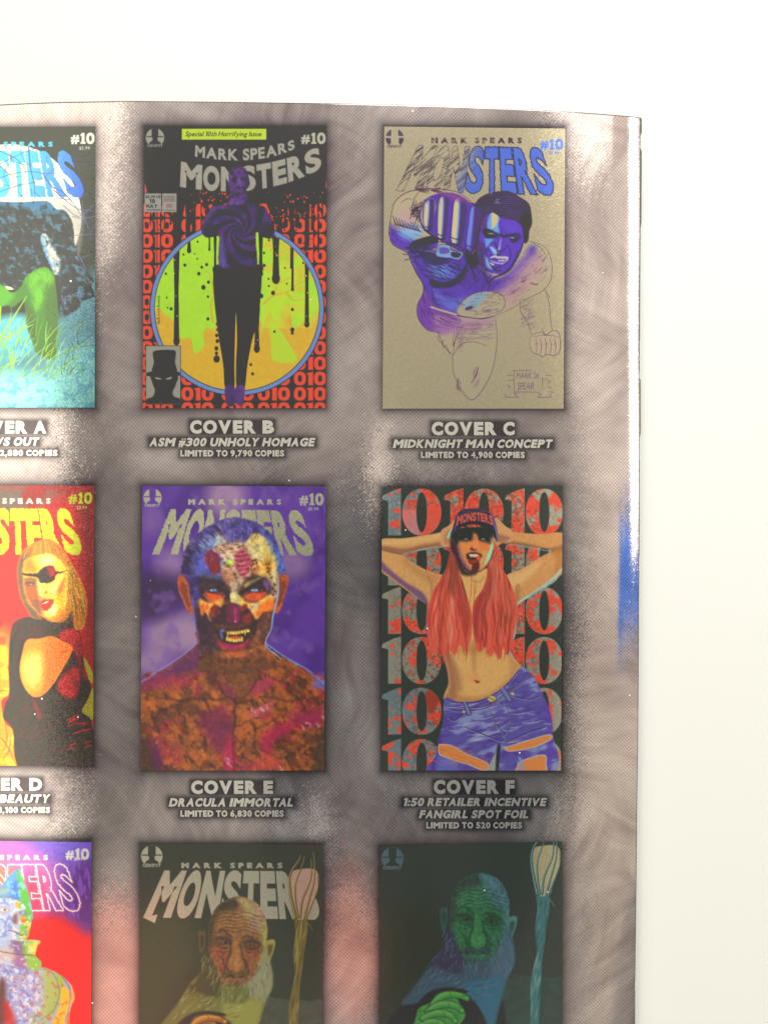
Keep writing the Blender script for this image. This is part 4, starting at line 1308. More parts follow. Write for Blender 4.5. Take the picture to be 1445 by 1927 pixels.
    fist = [(1004, 1390), (1030, 1365), (1080, 1355), (1100, 1375), (1130, 1350), (1170, 1350), (1188, 1400), (1184, 1470), (1150, 1500), (1110, 1490), (1080, 1505), (1050, 1490), (1020, 1480), (1000, 1430)]
    c.P(fist, (170, 154, 132), soft=.8, a=.9)
    pen(fist + fist[:1], 4)
    for x in (1040, 1068, 1098, 1128, 1156):
        pen([(x - 4, 1392), (x + 4, 1440), (x - 2, 1490)], 3.5)
    for x in (1030, 1090, 1140):
        pen([(x, 1430), (x + 24, 1424)], 3)
    for p in ([(1076, 1330), (1090, 1370), (1130, 1375)], [(1020, 1385), (1100, 1372), (1180, 1385)]):
        pen(p, 3)
    c.hatch(60, (950, 1180, 1030, 1330), -.5, 40, 3, (120, 92, 116), .6, .12)
    c.hatch(70, (560, 1290, 780, 1400), -.12, 60, 3.5, (112, 80, 120), .6, .15)
    c.hatch(50, (560, 1350, 600, 1460), -.9, 40, 3, (130, 100, 124), .55, .12)
    c.hatch(50, (400, 1230, 560, 1330), .35, 60, 4, (84, 56, 112), .7, .15)
    c.hatch(26, (655, 1580, 690, 1680), -1.2, 40, 3.5, (130, 98, 120), .6, .1)
    c.hatch(10, (550, 1640, 580, 1720), 1.2, 40, 3.5, (120, 90, 116), .6, .1)
    pen([(560, 1640), (556, 1690), (576, 1716)], 6); pen([(684, 1570), (672, 1620), (640, 1670)], 6)
    c.hatch(40, (900, 1090, 1010, 1180), -.6, 40, 3, (140, 108, 120), .5, .15)
    c.L([(1008, 1052), (1030, 1062), (1050, 1060)], 7, LN, 1, .7)
    # emblem on the chest: a plain pale oval
    ov = c.P([(552, 1222), (590, 1165), (650, 1122), (730, 1104), (810, 1116), (846, 1156), (838, 1210), (780, 1252), (680, 1268), (600, 1258)], FO, soft=.8, metal=.8)
    c.clip = ov
    c.P([(590, 1200), (640, 1130), (740, 1110), (700, 1180), (640, 1220)], (120, 150, 176), soft=4, a=.85)
    c.E(628, 1208, 26, 12, LN, 1, .85, rot=-.3); c.E(736, 1226, 32, 11, (128, 106, 120), 1, .8, rot=.1)
    c.clip = None
    pen([(552, 1222), (590, 1165), (650, 1122), (730, 1104), (810, 1116), (846, 1156), (838, 1210), (790, 1250)], 4)
    pen([(390, 1190), (440, 1210), (520, 1244), (610, 1262), (700, 1272), (780, 1256)], 7)
    c.L([(395, 1200), (470, 1225), (548, 1248)], 12, (196, 180, 140), 1, .8)
    # arm and fist
    arm = c.P([(150, 640), (172, 556), (240, 500), (330, 478), (430, 476), (440, 700), (440, 780), (420, 840), (280, 860), (170, 820), (138, 750)], SK, soft=1.0, metal=.7)
    c.clip = arm
    c.P([(140, 700), (240, 760), (330, 800), (440, 780), (440, 880), (280, 880), (150, 830)], PU, soft=6)
    c.E(268, 745, 68, 40, (108, 158, 212), 7, .95); c.P([(200, 660), (300, 690), (330, 740), (240, 740)], (150, 168, 196), soft=6, a=.8)
    c.P([(220, 600), (300, 640), (260, 700), (190, 690)], (178, 146, 150), soft=7, a=.7)
    c.P([(300, 790), (380, 765), (440, 756), (440, 800), (360, 826), (290, 838), (270, 815)], (54, 40, 66), soft=1.4)
    for k in range(9):
        x = 160 + k * 18
        c.L([(x, 640 + k * 8), (x + 16, 690 + k * 5), (x + 34, 700 + k * 5)], (3, 9, 2), (66, 50, 78), .7, .9)
    c.hatch(60, (285, 560, 360, 660), -.75, 60, 5, (66, 48, 76), .8, .2)
    c.clip = None
    pen([(150, 640), (172, 556), (240, 500), (330, 478), (430, 474), (560, 496), (640, 552)], 6)
    pen([(150, 640), (140, 700), (138, 760), (165, 820), (250, 868), (275, 930), (310, 1000), (345, 1060), (345, 1120), (312, 1190), (316, 1270), (370, 1340), (440, 1358)], 7)
    pen([(330, 480), (290, 540), (280, 610), (310, 660)], 5); pen([(210, 560), (250, 535), (280, 540)], 4)
    c.hatch(24, (330, 474, 470, 500), .3, 60, 6, (84, 58, 84), .7, .15)
    # crescents of muscle
    c.P([(390, 1030), (470, 1050), (560, 1010), (615, 930), (600, 1010), (540, 1070), (460, 1085), (400, 1075)], (54, 40, 70), soft=2)
    c.hatch(70, (370, 930, 600, 1070), .45, 90, 5, (58, 42, 80), .75, .15)
    c.hatch(60, (270, 820, 420, 900), .15, 90, 6, (60, 42, 80), .8, .15)
    c.P([(330, 870), (440, 880), (520, 900), (460, 940), (370, 930)], (58, 42, 78), soft=4, a=.8)
    for p in ([(640, 940), (610, 1000), (580, 1050)], [(700, 960), (730, 1020), (745, 1060)], [(660, 900), (650, 970), (690, 1040)], [(400, 1080), (410, 1150), (450, 1210)], [(720, 1000), (750, 1040), (745, 1100)]):
        pen(p, 9)
    f = c.P([(345, 560), (390, 520), (470, 498), (560, 508), (640, 560), (700, 585), (708, 680), (690, 800), (640, 870), (560, 850), (440, 785), (360, 735), (322, 650)], (92, 62, 160), soft=1)
    c.clip = f
    c.P([(330, 560), (400, 540), (420, 600), (350, 700), (320, 650)], (172, 158, 150), soft=4, a=.8)
    INKC = (50, 36, 62)
    for q in ([(352, 556), (392, 540), (414, 560), (408, 650), (402, 720), (384, 736), (356, 716), (344, 640)], [(440, 536), (480, 520), (502, 545), (494, 650), (484, 760), (462, 786), (434, 764), (432, 640)], [(540, 540), (582, 528), (612, 560), (604, 680), (584, 800), (550, 820), (514, 796), (524, 660)], [(640, 590), (676, 580), (700, 620), (694, 720), (668, 850), (640, 866), (606, 830), (622, 700)]):
        q = np.array(q, float)
        c.P(q + (0, 0), INKC, soft=2, a=.9)
        m0 = c.clip; mm = c.P((q - q.mean(0)) * (.90, .97) + q.mean(0), (96, 70, 166), soft=1)
        c.clip = mm
        x0, y0 = q[:, 0].min(), q[:, 1].min(); x1, y1 = q[:, 0].max(), q[:, 1].max(); w = x1 - x0
        c.P([(x0 + w * .62, y0), (x1, y0), (x1, y1), (x0 + w * .42, y1)], (74, 44, 104), soft=2.5, a=.9)
        if w > 0 and x0 < 600:
            c.P([(x0 + w * .18, y0 + 20), (x0 + w * .6, y0 + 20), (x0 + w * .42, y1 - 16), (x0 + w * .02, y1 - 30)], (108, 140, 204), soft=2)
            c.P([(x0 + w * .22, y0 + 30), (x0 + w * .5, y0 + 30), (x0 + w * .34, y1 - 26), (x0 + w * .08, y1 - 40)], (190, 178, 136), soft=1.4)
        else:
            c.P([(x0 + w * .3, y0 + 20), (x0 + w * .55, y0 + 20), (x0 + w * .3, y1 - 40), (x0 + w * .05, y1 - 60)], (104, 124, 206), soft=2)
        c.L([(x0, y1 - w * .5), (x0 + w * .4, y1 - w * .36), (x0 + w * .8, y1 - w * .5)], 6, INKC, .8, .8)
        c.clip = m0
    c.hatch(24, (330, 500, 640, 560), 1.2, 46, 5, INKC, .6, .2)
    c.P([(440, 500), (560, 500), (640, 556), (600, 560), (500, 530)], (130, 74, 140), soft=4, a=.8)
    c.clip = None
    for p in ([(345, 560), (326, 640), (350, 720), (440, 782), (560, 842), (640, 868)], [(640, 560), (700, 585), (708, 690), (690, 800), (640, 870)], [(352, 730), (380, 735), (400, 722)], [(440, 778), (470, 786), (484, 776)], [(512, 806), (560, 816), (584, 804)], [(430, 800), (520, 810), (600, 850), (610, 900)]):
        pen(p, 8, .95, (54, 38, 66))
    th = c.P([(426, 865), (450, 818), (510, 824), (520, 850), (590, 866), (566, 908), (520, 900), (440, 890)], (118, 150, 196), soft=1)
    c.P([(450, 835), (500, 840), (505, 868), (450, 872)], (96, 84, 160), soft=1); c.P([(524, 862), (580, 872), (560, 898), (520, 888)], (60, 44, 74), soft=1)
    pen([(426, 865), (450, 818), (512, 824), (520, 850), (590, 866), (566, 910), (510, 898)], 6)
    c.P([(600, 860), (650, 870), (690, 820), (700, 900), (670, 960), (620, 940)], (54, 38, 66), soft=3)
    c.clip = body
    for n, reg, an, ln in ((50, (330, 1060, 420, 1300), 1.2, 60), (30, (300, 880, 420, 1000), .7, 70), (60, (600, 960, 760, 1100), 2.0, 60), (50, (760, 1010, 980, 1120), -.7, 60), (40, (150, 680, 330, 800), .5, 60), (50, (420, 1100, 600, 1200), .4, 50), (40, (640, 1120, 840, 1250), -.2, 40), (40, (950, 850, 1110, 1040), -.9, 40)):
        c.hatch(n, reg, an, ln, 4, (66, 48, 92), .45, .15)
    c.clip = None
    # head
    c.z(880, 350, 10.14)
    HD = (70, 46, 80)
    face = c.P([(270, 620), (250, 760), (200, 1000), (180, 1150), (200, 1400), (330, 1580), (460, 1660), (640, 1680), (780, 1600), (900, 1480), (1040, 1180), (1080, 1000), (1060, 760), (900, 600), (600, 540), (420, 520)], (94, 66, 176), soft=.8)
    c.clip = face
    c.P([(180, 1100), (330, 1180), (340, 1350), (420, 1600), (220, 1450)], (80, 44, 112), soft=5, a=.9)
    c.P([(250, 640), (370, 640), (370, 830), (250, 860)], (92, 52, 128), soft=3)
    c.P([(370, 800), (380, 640), (430, 530), (520, 510), (610, 600), (580, 720), (600, 920), (520, 900), (430, 830)], (100, 150, 210), soft=1.5)
    c.P([(450, 530), (500, 520), (570, 580), (560, 720), (480, 800), (420, 830), (450, 760)], (190, 176, 130), soft=1.2)
    c.P([(330, 1000), (480, 1000), (450, 1080), (370, 1170), (340, 1120)], (100, 142, 214), soft=2.5)
    c.P([(420, 1160), (480, 1170), (560, 1250), (550, 1320), (470, 1270)], (126, 170, 210), soft=1.5)
    c.P([(320, 1330), (380, 1400), (430, 1500), (460, 1590), (370, 1540), (330, 1440)], (110, 150, 214), soft=2)
    c.P([(400, 1450), (500, 1490), (450, 1530)], (186, 178, 150), soft=1)
    c.L([(630, 1010), (610, 1120), (600, 1200), (590, 1220)], (14, 30, 40, 20), (150, 160, 206), 1.5, .9)
    c.P([(700, 700), (940, 720), (1000, 880), (860, 900), (720, 860)], (96, 76, 190), soft=5, a=.7)
    c.clip = None
    INK = (52, 38, 58)
    hair = c.P([(130, 380), (200, 250), (310, 175), (400, 140), (450, 160), (480, 120), (640, 95), (800, 105), (960, 190), (1130, 300), (1190, 400), (1215, 560), (1222, 720), (1170, 860), (1150, 1040), (1080, 1090), (1050, 900), (1020, 760), (900, 660), (760, 630), (600, 590), (500, 510), (420, 520), (330, 600), (270, 680), (240, 860), (170, 1200), (160, 1000), (230, 700), (260, 560), (240, 430)], HD, soft=.8)
    c.clip = hair
    for k in range(34):
        y = 200 + k * 14
        o = c.rg.uniform(-30, 30)
        c.L([(500 + o, y + 30), (680 + o, y + 6), (880 + o, y + 30), (1040, y + 120)], (3, 12, 3), (116, 84, 184) if k % 3 == 0 else (50, 36, 60), .8, .75)
    for k in range(16):
        c.L([(280, 430 + 12 * k), (360, 400 + 12 * k), (460, 440 + 8 * k)], (3, 10, 3), (112, 84, 190) if k % 3 == 0 else (56, 40, 66), .8, .7)
    c.P([(1000, 620), (1140, 500), (1230, 640), (1200, 1000), (1080, 1090), (1050, 880)], (62, 46, 62), soft=4)
    c.L([(520, 330), (560, 310), (620, 330)], (4, 16, 4), (166, 150, 206), 1); c.L([(540, 270), (580, 260)], 14, (150, 134, 196), 1)
    c.clip = None
    for p, w in (([(280, 840), (330, 830), (430, 860), (560, 920), (640, 950), (720, 960), (860, 930), (960, 930), (1000, 1000)], 46),):
        c.L(p, (20, 60, 50, 40, 50, 46, 20), INK, 2, .95)
    c.P([(290, 860), (400, 870), (540, 950), (560, 980), (420, 1000), (330, 970)], INK, soft=1.5); c.P([(800, 1000), (900, 960), (980, 1000), (920, 1070), (840, 1070)], INK, soft=2, a=.85)
    c.L([(390, 905), (440, 910), (488, 918)], (6, 22, 6), (190, 176, 186), .7); c.L([(815, 985), (850, 988), (895, 990)], (6, 20, 6), (190, 178, 190), .7)
    for p, w in (([(440, 1090), (390, 1160), (345, 1280), (340, 1360)], 18), ([(450, 1080), (520, 1090), (560, 1200), (590, 1240)], 22), ([(600, 1240), (660, 1240), (740, 1140)], 22), ([(740, 1120), (800, 1200), (820, 1330), (800, 1420)], 18), ([(560, 1230), (560, 1320), (640, 1280)], 20), ([(640, 960), (660, 870), (650, 800)], 14), ([(720, 940), (740, 860)], 12), ([(380, 1340), (480, 1330), (640, 1340), (800, 1400)], 20), ([(400, 1440), (440, 1500), (520, 1560), (700, 1500), (780, 1430)], 24), ([(470, 1560), (560, 1620), (640, 1600)], 34), ([(170, 1150), (190, 1400), (320, 1580), (460, 1650)], 24), ([(1060, 1060), (1000, 1240), (900, 1420), (800, 1580), (660, 1680), (480, 1760), (400, 1880)], 44), ([(40, 1500), (100, 1660), (170, 1840)], 26), ([(160, 1580), (330, 1700), (360, 1860)], 20), ([(950, 1230), (900, 1330)], 20)):
        c.L(p, (w * .4, w, w * .4), INK, 1, .92)
    c.L([(430, 1375), (500, 1345), (600, 1365), (740, 1370), (730, 1410), (600, 1420)], (20, 46, 50, 46, 30), (176, 172, 192), 1)
    c.L([(430, 1420), (540, 1465), (640, 1480), (730, 1455)], (10, 26, 26, 8), (170, 164, 196), 1)
    c.L([(440, 1385), (600, 1395), (740, 1405)], 8, INK, .8)
    c.hatch(40, (200, 1060, 340, 1500), 1.1, 90, 10, (66, 36, 88), .75, .2)
    c.distort(face, .7, 3, 5)
    # signature
    c.z(690, 210, 3.265)
    SG = (112, 86, 112)
    for p in ([(905, 1590), (905, 1735)], [(900, 1592), (1010, 1590)], [(905, 1722), (1050, 1724)], [(860, 1625), (895, 1620)], [(865, 1650), (900, 1652)], [(862, 1680), (880, 1690), (870, 1704)], [(1078, 1640), (1078, 1700)], [(1078, 1642), (1110, 1640)], [(1100, 1620), (1135, 1622)], [(1110, 1650), (1130, 1660), (1112, 1672)], [(1120, 1690), (1135, 1700)], [(850, 1738), (860, 1750), (846, 1756)], [(860, 1756), (930, 1756), (906, 1734), (930, 1730)], [(1050, 1730), (1072, 1740), (1050, 1756), (1130, 1756)], [(1120, 1722), (1145, 1722), (1126, 1740), (1130, 1756)]):
        c.L(p, 3.5, SG, .45, .85, sm=False)
    c.T('MARK 26', 918, 1058, 1640, 36, SG, bold=0.0, shear=.1, soft=.5)
    c.T('SPEAR', 922, 1030, 1708, 44, SG, bold=0.0, shear=.1, soft=.5)
    return c.build('small tan foil cover with a blue and violet muscular man punching forward')
paint_C()
def paint_F():
    c = Canvas('F', 690, 890, 3.265, (58, 64, 58), metal=.25)
    RED = (224, 84, 64)
    num = np.zeros_like(c.X)
    c.part = 5
    for r in range(6):
        y0 = (95, 402, 700, 1006, 1318, 1634)[r]; y1 = y0 + 288
        for k, x0 in enumerate((92, 474, 850)):
            col = G((124, 146, 152), (150, 164, 160), (x0, y0), (x0 + 350, y1)) if (k == 0 and r in (0, 4, 5)) else (172, 170, 150)
            w = 365 if k < 2 else 352
            for m in (c.one(x0, y0, x0 + 118, y1, col, .66, .17, metal=.75), c.ring(x0 + 126, y0 + 2, x0 + w, y1 + 2, .28, .86, col, 2.1, metal=.75)):
                if m is not None:
                    num = np.maximum(num, m)
    # red spatter on the numerals
    px = (c.X - c.l) / c.w; py = (c.Y - c.t) / c.h
    heavy = np.clip(1 - np.abs(px - .5) * 2.0, 0, 1) * np.clip(1.3 - py * .6, 0, 1)
    n = fbm(c.X / 17 + 9, c.Y / 17 + 9, 61, 3) + .36 * heavy + .04 * np.sin(c.Y / 30) + .05 * (px > .66) - .06 * (px < .34)
    al = np.clip((n - .60) * 9, 0, 1) * num
    c.c = c.c * (1 - al[..., None]) + np.array(RED, float) * al[..., None]
    c.m = c.m * (1 - .4 * al)
    c.mottle(num * np.clip(heavy * 2.2, 0, 1), (150, 66, 50), 4.0, .46, .64, .6, seed=62)
    c.mottle(num * np.clip(heavy * 2.2, 0, 1), (190, 150, 130), 3.4, .58, .72, .6, seed=63)
    c.clip = num
    c.specks(110, (92, 95, 1205, 1830), 11, RED, metal=.4)
    c.specks(50, (850, 95, 1205, 1830), 18, RED, metal=.4)
    c.specks(34, (92, 95, 460, 1830), 18, RED, metal=.4)
    c.P([(360, 1350), (420, 1330), (440, 1400), (400, 1480), (370, 1440)], (150, 66, 56), soft=1.5)
    c.P([(210, 240), (330, 240), (330, 380), (240, 370)], (196, 120, 120), soft=2, a=.8)
    c.P([(330, 215), (460, 215), (460, 385), (330, 385)], (214, 84, 66), soft=1.5, a=.85)
    c.clip = None
    # arms
    c.part = 1
    SK, SD, LT = (200, 150, 94), (158, 108, 74), (216, 176, 120)
    VI = (104, 76, 118)
    fa = c.P([(545, 292), (500, 340), (440, 368), (340, 385), (220, 402), (86, 410), (60, 500), (86, 600), (150, 650), (250, 725), (372, 806), (420, 780), (470, 640), (420, 618), (330, 578), (225, 500), (352, 468), (500, 446), (540, 440)], SK, soft=.7, tex=(.06, 4))
    c.clip = fa
    c.P([(86, 470), (230, 498), (360, 466), (510, 440), (510, 420), (350, 440), (220, 465), (86, 440)], (136, 92, 72), soft=3, a=.8)
    c.P([(86, 590), (150, 640), (260, 726), (372, 812), (350, 740), (240, 670), (140, 590), (86, 540)], VI, soft=3, a=.85)
    c.P([(230, 510), (330, 585), (460, 640), (430, 690), (330, 640), (230, 560)], (176, 126, 80), soft=5, a=.6)
    c.P([(86, 420), (220, 412), (350, 395), (450, 375), (440, 400), (300, 425), (86, 445)], LT, soft=5, a=.7)
    c.L([(92, 470), (160, 488), (225, 500)], 8, (120, 82, 66), 1.5, .8)
    c.L([(380, 640), (400, 700), (392, 770)], (6, 12, 6), (150, 104, 72), 2, .7)
    c.clip = None
    c.L([(225, 500), (350, 470), (505, 452)], (4, 8, 5), (140, 176, 176), .8, .8)
    fb = c.P([(770, 285), (808, 300), (850, 345), (930, 366), (1080, 376), (1215, 380), (1215, 590), (1130, 668), (1010, 748), (922, 806), (896, 720), (852, 636), (950, 590), (1060, 520), (1130, 474), (980, 450), (850, 428), (790, 440)], (196, 142, 88), soft=.7, tex=(.06, 4))
    c.clip = fb
    c.P([(800, 420), (850, 415), (980, 432), (1120, 462), (1215, 440), (1215, 480), (1120, 485), (970, 458)], (132, 88, 66), soft=3, a=.8)
    c.P([(1140, 480), (1215, 450), (1215, 560), (1150, 620), (1160, 540)], (176, 118, 62), soft=5, a=.7)
    c.P([(860, 640), (960, 600), (1060, 540), (1040, 600), (940, 690), (905, 730)], LT, soft=6, a=.7)
    c.P([(910, 700), (940, 690), (935, 780), (915, 800)], (164, 112, 74), soft=3, a=.8)
    c.clip = None
    c.L([(1205, 580), (1130, 668), (1010, 748), (925, 806), (916, 900), (905, 1000), (880, 1060), (888, 1120), (945, 1192)], (10, 22, 16, 12, 14, 10, 9, 8, 7), (156, 188, 184), .8, .92)
    c.L([(845, 432), (980, 456), (1120, 480)], (4, 8, 5), (130, 160, 168), .8, .8)
    # torso
    to = c.P([(455, 640), (590, 600), (740, 600), (858, 640), (922, 806), (908, 960), (876, 1056), (884, 1124), (946, 1196), (900, 1300), (700, 1410), (482, 1400), (502, 1290), (486, 1180), (446, 1070), (400, 1020), (366, 930), (376, 806), (420, 700)], (206, 160, 98), soft=.7, tex=(.04, 4))
    c.clip = to
    c.P([(440, 1060), (500, 1080), (540, 1180), (560, 1300), (540, 1400), (490, 1400), (505, 1290), (486, 1180)], (150, 100, 78), soft=6, a=.85)
    c.P([(500, 1150), (560, 1200), (590, 1320), (560, 1340), (530, 1250)], (166, 116, 80), soft=6, a=.7)
    c.P([(860, 1080), (900, 1140), (946, 1196), (880, 1300), (820, 1320), (880, 1220)], (174, 124, 80), soft=6, a=.6)
    c.P([(640, 1040), (665, 1040), (672, 1180), (655, 1230), (645, 1160)], (168, 120, 76), soft=4, a=.6)
    c.P([(560, 1060), (780, 1060), (800, 1090), (660, 1110), (540, 1090)], (168, 118, 74), soft=6, a=.6)
    c.E(660, 1260, 34, 22, (214, 136, 96), 5, .7); c.L([(664, 1276), (680, 1284), (692, 1282)], (8, 18, 6), (112, 66, 50), 1.2, .9)
    c.P([(500, 1360), (700, 1376), (860, 1290), (860, 1330), (700, 1410), (500, 1400)], (164, 114, 76), soft=5, a=.7)
    c.clip = None
    # jeans
    J = (92, 84, 152)
    jn = c.P([(480, 1384), (560, 1404), (700, 1394), (840, 1312), (946, 1196), (985, 1215), (1030, 1262), (1080, 1360), (1128, 1480), (1140, 1600), (1120, 1850), (410, 1850), (424, 1740), (446, 1620), (470, 1520)], J, soft=.7)
    c.mottle(jn, (136, 146, 184), 14, .48, .66, .8, seed=71, ang=-.3, st=3)
    c.mottle(jn, (84, 66, 140), 9, .52, .64, .7, seed=72, ang=-.3, st=3)
    c.clip = jn
    for k in range(40):
        x, y = c.rg.uniform(470, 1110), c.rg.uniform(1420, 1660)
        w = c.rg.uniform(30, 90)
        c.L([(x - w, y + w * .18), (x, y + 8), (x + w, y - w * .12)], (2, 9, 2), (160, 166, 186) if k % 2 else (82, 72, 140), .9, .7)
    c.P([(400, 1660), (450, 1600), (470, 1740), (430, 1850), (400, 1850)], (84, 56, 140), soft=4, a=.8)
    c.P([(1090, 1380), (1150, 1500), (1130, 1850), (1100, 1850), (1110, 1560)], (92, 70, 160), soft=3, a=.8)
    c.P([(450, 1690), (520, 1720), (560, 1850), (430, 1850)], (96, 104, 178), soft=4, a=.8)
    for p in ([(482, 1440), (560, 1462), (700, 1452), (760, 1430), (850, 1370), (1000, 1255)], [(482, 1430), (700, 1440), (850, 1358), (990, 1245)], [(495, 1500), (540, 1520), (600, 1480), (640, 1470)], [(870, 1360), (930, 1380), (1010, 1390), (1070, 1370)], [(745, 1440), (790, 1540), (850, 1620), (830, 1650)], [(840, 1400), (880, 1500), (880, 1570), (835, 1620)], [(480, 1392), (560, 1412), (700, 1402), (840, 1322), (940, 1210)], [(835, 1640), (815, 1740), (800, 1850)], [(600, 1560), (700, 1600), (830, 1650)], [(1100, 1560), (980, 1600), (850, 1660)]):
        c.L(p, (4, 8, 4), (70, 60, 108), .8, .85)
        c.L([(a, b + 7) for a, b in p], 3, (176, 170, 160), .5, .6)
    c.P([(590, 1408), (612, 1410), (640, 1478), (618, 1484)], (112, 116, 160)); c.P([(812, 1318), (838, 1306), (890, 1392), (866, 1402)], (112, 116, 160))
    for p in ([(590, 1408), (618, 1484), (640, 1478), (612, 1410)], [(812, 1318), (866, 1402), (890, 1392), (838, 1306)]):
        c.L(p, 5, (64, 54, 96), .6)
    c.E(766, 1387, 24, 18, (186, 170, 92), 1); c.L([(742, 1376), (790, 1400)], 5, (110, 96, 60), .7)
    c.E(596, 1468, 9, 9, (170, 160, 110)); c.E(895, 1358, 11, 9, (176, 166, 110))
    for x, y in ((526, 1582), (690, 1490), (1010, 1480), (1110, 1540)):
        c.L([(x - 18, y), (x + 18, y + 4)], (4, 14, 4), (168, 172, 178), 1.5, .8)
    OR = (202, 128, 74)
    for p in ([(446, 1668), (520, 1676), (620, 1730), (742, 1784), (724, 1830), (620, 1790), (500, 1752), (444, 1724)], [(846, 1690), (900, 1672), (1000, 1640), (1122, 1608), (1126, 1640), (1010, 1690), (880, 1710)], [(936, 1776), (1010, 1750), (1094, 1734), (1100, 1790), (1090, 1850), (918, 1850), (922, 1810)]):
        m = c.P(p, OR, soft=.8)
        q = np.array(p, float)
        c.L(np.concatenate([q, q[:1]]), 7, (186, 178, 170), .9, .7)
    c.hatch(30, (446, 1690, 740, 1810), .4, 60, 6, (178, 104, 62), .6, .2)
    c.hatch(40, (930, 1760, 960, 1840), 1.4, 40, 6, (140, 140, 180), .7, .3)
    c.clip = None
    c.P([(738, 1850), (760, 1780), (804, 1700), (812, 1760), (800, 1850)], (172, 174, 160), soft=.8, metal=.6, part=5)
    c.P([(798, 1690), (820, 1680), (806, 1850), (790, 1850)], (58, 56, 70), soft=1.5)
    # neck and long red hair
    c.P([(585, 600), (745, 590), (740, 660), (700, 760), (660, 840), (620, 800), (590, 700)], (208, 164, 100), soft=2)
    c.L([(640, 620), (650, 660), (690, 670), (720, 640)], 8, (172, 122, 78), 2, .7)
    HR, HD, HL = (206, 92, 74), (142, 64, 56), (226, 132, 110)
    hl = [(525, 430), (505, 520), (488, 590), (450, 650), (410, 720), (380, 810), (366, 900), (366, 970), (380, 1050), (410, 1120), (440, 1070), (470, 1130), (500, 1075), (540, 1120), (570, 1060), (610, 1090), (640, 1010), (646, 880), (622, 780), (596, 690), (575, 600), (560, 500)]
    hrt = [(775, 420), (800, 500), (820, 570), (858, 630), (892, 700), (922, 800), (924, 890), (905, 980), (890, 1070), (860, 1120), (838, 1080), (818, 1150), (790, 1090), (760, 1130), (730, 1070), (690, 1100), (660, 1030), (648, 870), (660, 790), (705, 720), (735, 640), (745, 540)]
    for k in range(30):
        x = (c.rg.uniform(385, 630) if k % 2 else c.rg.uniform(660, 890)); y = c.rg.uniform(1040, 1080); l = c.rg.uniform(30, 100)
        c.L([(x, y - 60), (x + c.rg.normal(0, 6), y), (x + c.rg.normal(0, 14), y + l)], (16, 9, 1.5), (196, 78, 66) if k % 3 else (160, 64, 58), .8, .9)
    for poly, x0, sg in ((hl, 520, -1), (hrt, 800, 1)):
        m = c.P(poly, HR, soft=.8)
        c.clip = m
        for k in range(90):
            t = c.rg.uniform(-1, 1)
            xa = x0 + t * 26; 
            mid = (500 + t * 118 if sg < 0 else 788 + t * 118)
            end = (500 + t * 120 if sg < 0 else 800 + t * 110)
            ya = c.rg.uniform(430, 900); le = c.rg.uniform(120, 330)
            def xt(y):
                f = min(1, max(0, (y - 430) / 480.)); f = f * f * (3 - 2 * f)
                return xa + (end - xa) * f
            wv = c.rg.uniform(0, 6.3)
            pts = [(xt(y) + 7 * math.sin(y / 38. + wv), y) for y in np.linspace(ya, ya + le, 7)]
            cc = (HD, HL, (178, 66, 58), (216, 96, 78), (186, 110, 84))[c.rg.integers(0, 5)]
            c.L(pts, (2, c.rg.uniform(7, 20), 2), cc, 1, .7)
        if sg < 0:
            c.P([(520, 440), (560, 480), (570, 640), (540, 760), (500, 700), (500, 560)], (120, 66, 50), soft=6, a=.6)
            c.P([(560, 640), (610, 760), (636, 900), (610, 1000), (580, 880), (560, 760)], (156, 66, 58), soft=5, a=.7)
        else:
            c.P([(690, 740), (720, 760), (690, 900), (690, 1040), (650, 960), (655, 840)], (140, 56, 58), soft=5, a=.7)
            c.P([(740, 560), (780, 620), (760, 720), (700, 780), (720, 690)], (150, 62, 56), soft=5, a=.6)
        c.clip = None
    for p in ([(450, 1050), (460, 1110), (480, 1180)], [(500, 1055), (500, 1120), (515, 1170)], [(780, 1060), (800, 1120), (806, 1150)], [(820, 1060), (822, 1110), (830, 1140)], [(840, 1050), (850, 1080)]):
        c.L(p, (14, 10, 2), (190, 72, 66), .8, .9)
    for x, y0, y1 in ((640, 640, 760), (658, 660, 830), (668, 650, 740), (632, 770, 800), (612, 800, 880)):
        c.L([(x, y0), (x + 2, (y0 + y1) / 2), (x - 2, y1)], (2, 4, 5), (176, 80, 56), .5, .8)
    c.L([(380, 800), (366, 900), (368, 970), (380, 1040)], (5, 7, 4), VI, .8, .7)
    # head with cap
    c.z(830, 930, 8.5)
    for p in ([(0, 590), (110, 510), (200, 430), (210, 560), (150, 700), (120, 820), (0, 820)], [(860, 400), (950, 440), (1040, 520), (1130, 580), (1120, 760), (960, 760), (900, 700)]):
        m = c.P(p, (198, 146, 100), soft=.8)
        c.clip = m
        q = np.array(p, float)
        c.P([(60, 640), (140, 560), (160, 700), (110, 800), (40, 760)], (168, 116, 84), soft=3, a=.7)
        c.P([(900, 640), (1000, 660), (1100, 700), (1000, 760), (920, 760)], (150, 100, 82), soft=3, a=.8)
        c.clip = None
    c.P([(95, 680), (150, 570), (160, 640), (120, 710)], (150, 206, 160), soft=1)
    face = c.P([(200, 560), (830, 540), (840, 760), (826, 900), (780, 1060), (690, 1180), (560, 1250), (430, 1225), (320, 1110), (250, 930), (220, 760)], (206, 134, 80), soft=.8)
    c.clip = face
    c.P([(210, 700), (290, 780), (310, 960), (400, 1130), (480, 1240), (320, 1200), (230, 950)], (104, 74, 112), soft=3.5, a=.9)
    c.P([(300, 760), (480, 740), (480, 830), (400, 900), (320, 880)], (214, 134, 74), soft=4)
    c.P([(600, 760), (780, 770), (760, 900), (680, 930), (620, 860)], (216, 122, 76), soft=4)
    c.P([(660, 920), (720, 920), (700, 1100), (610, 1200), (620, 1080)], (206, 156, 90), soft=3)
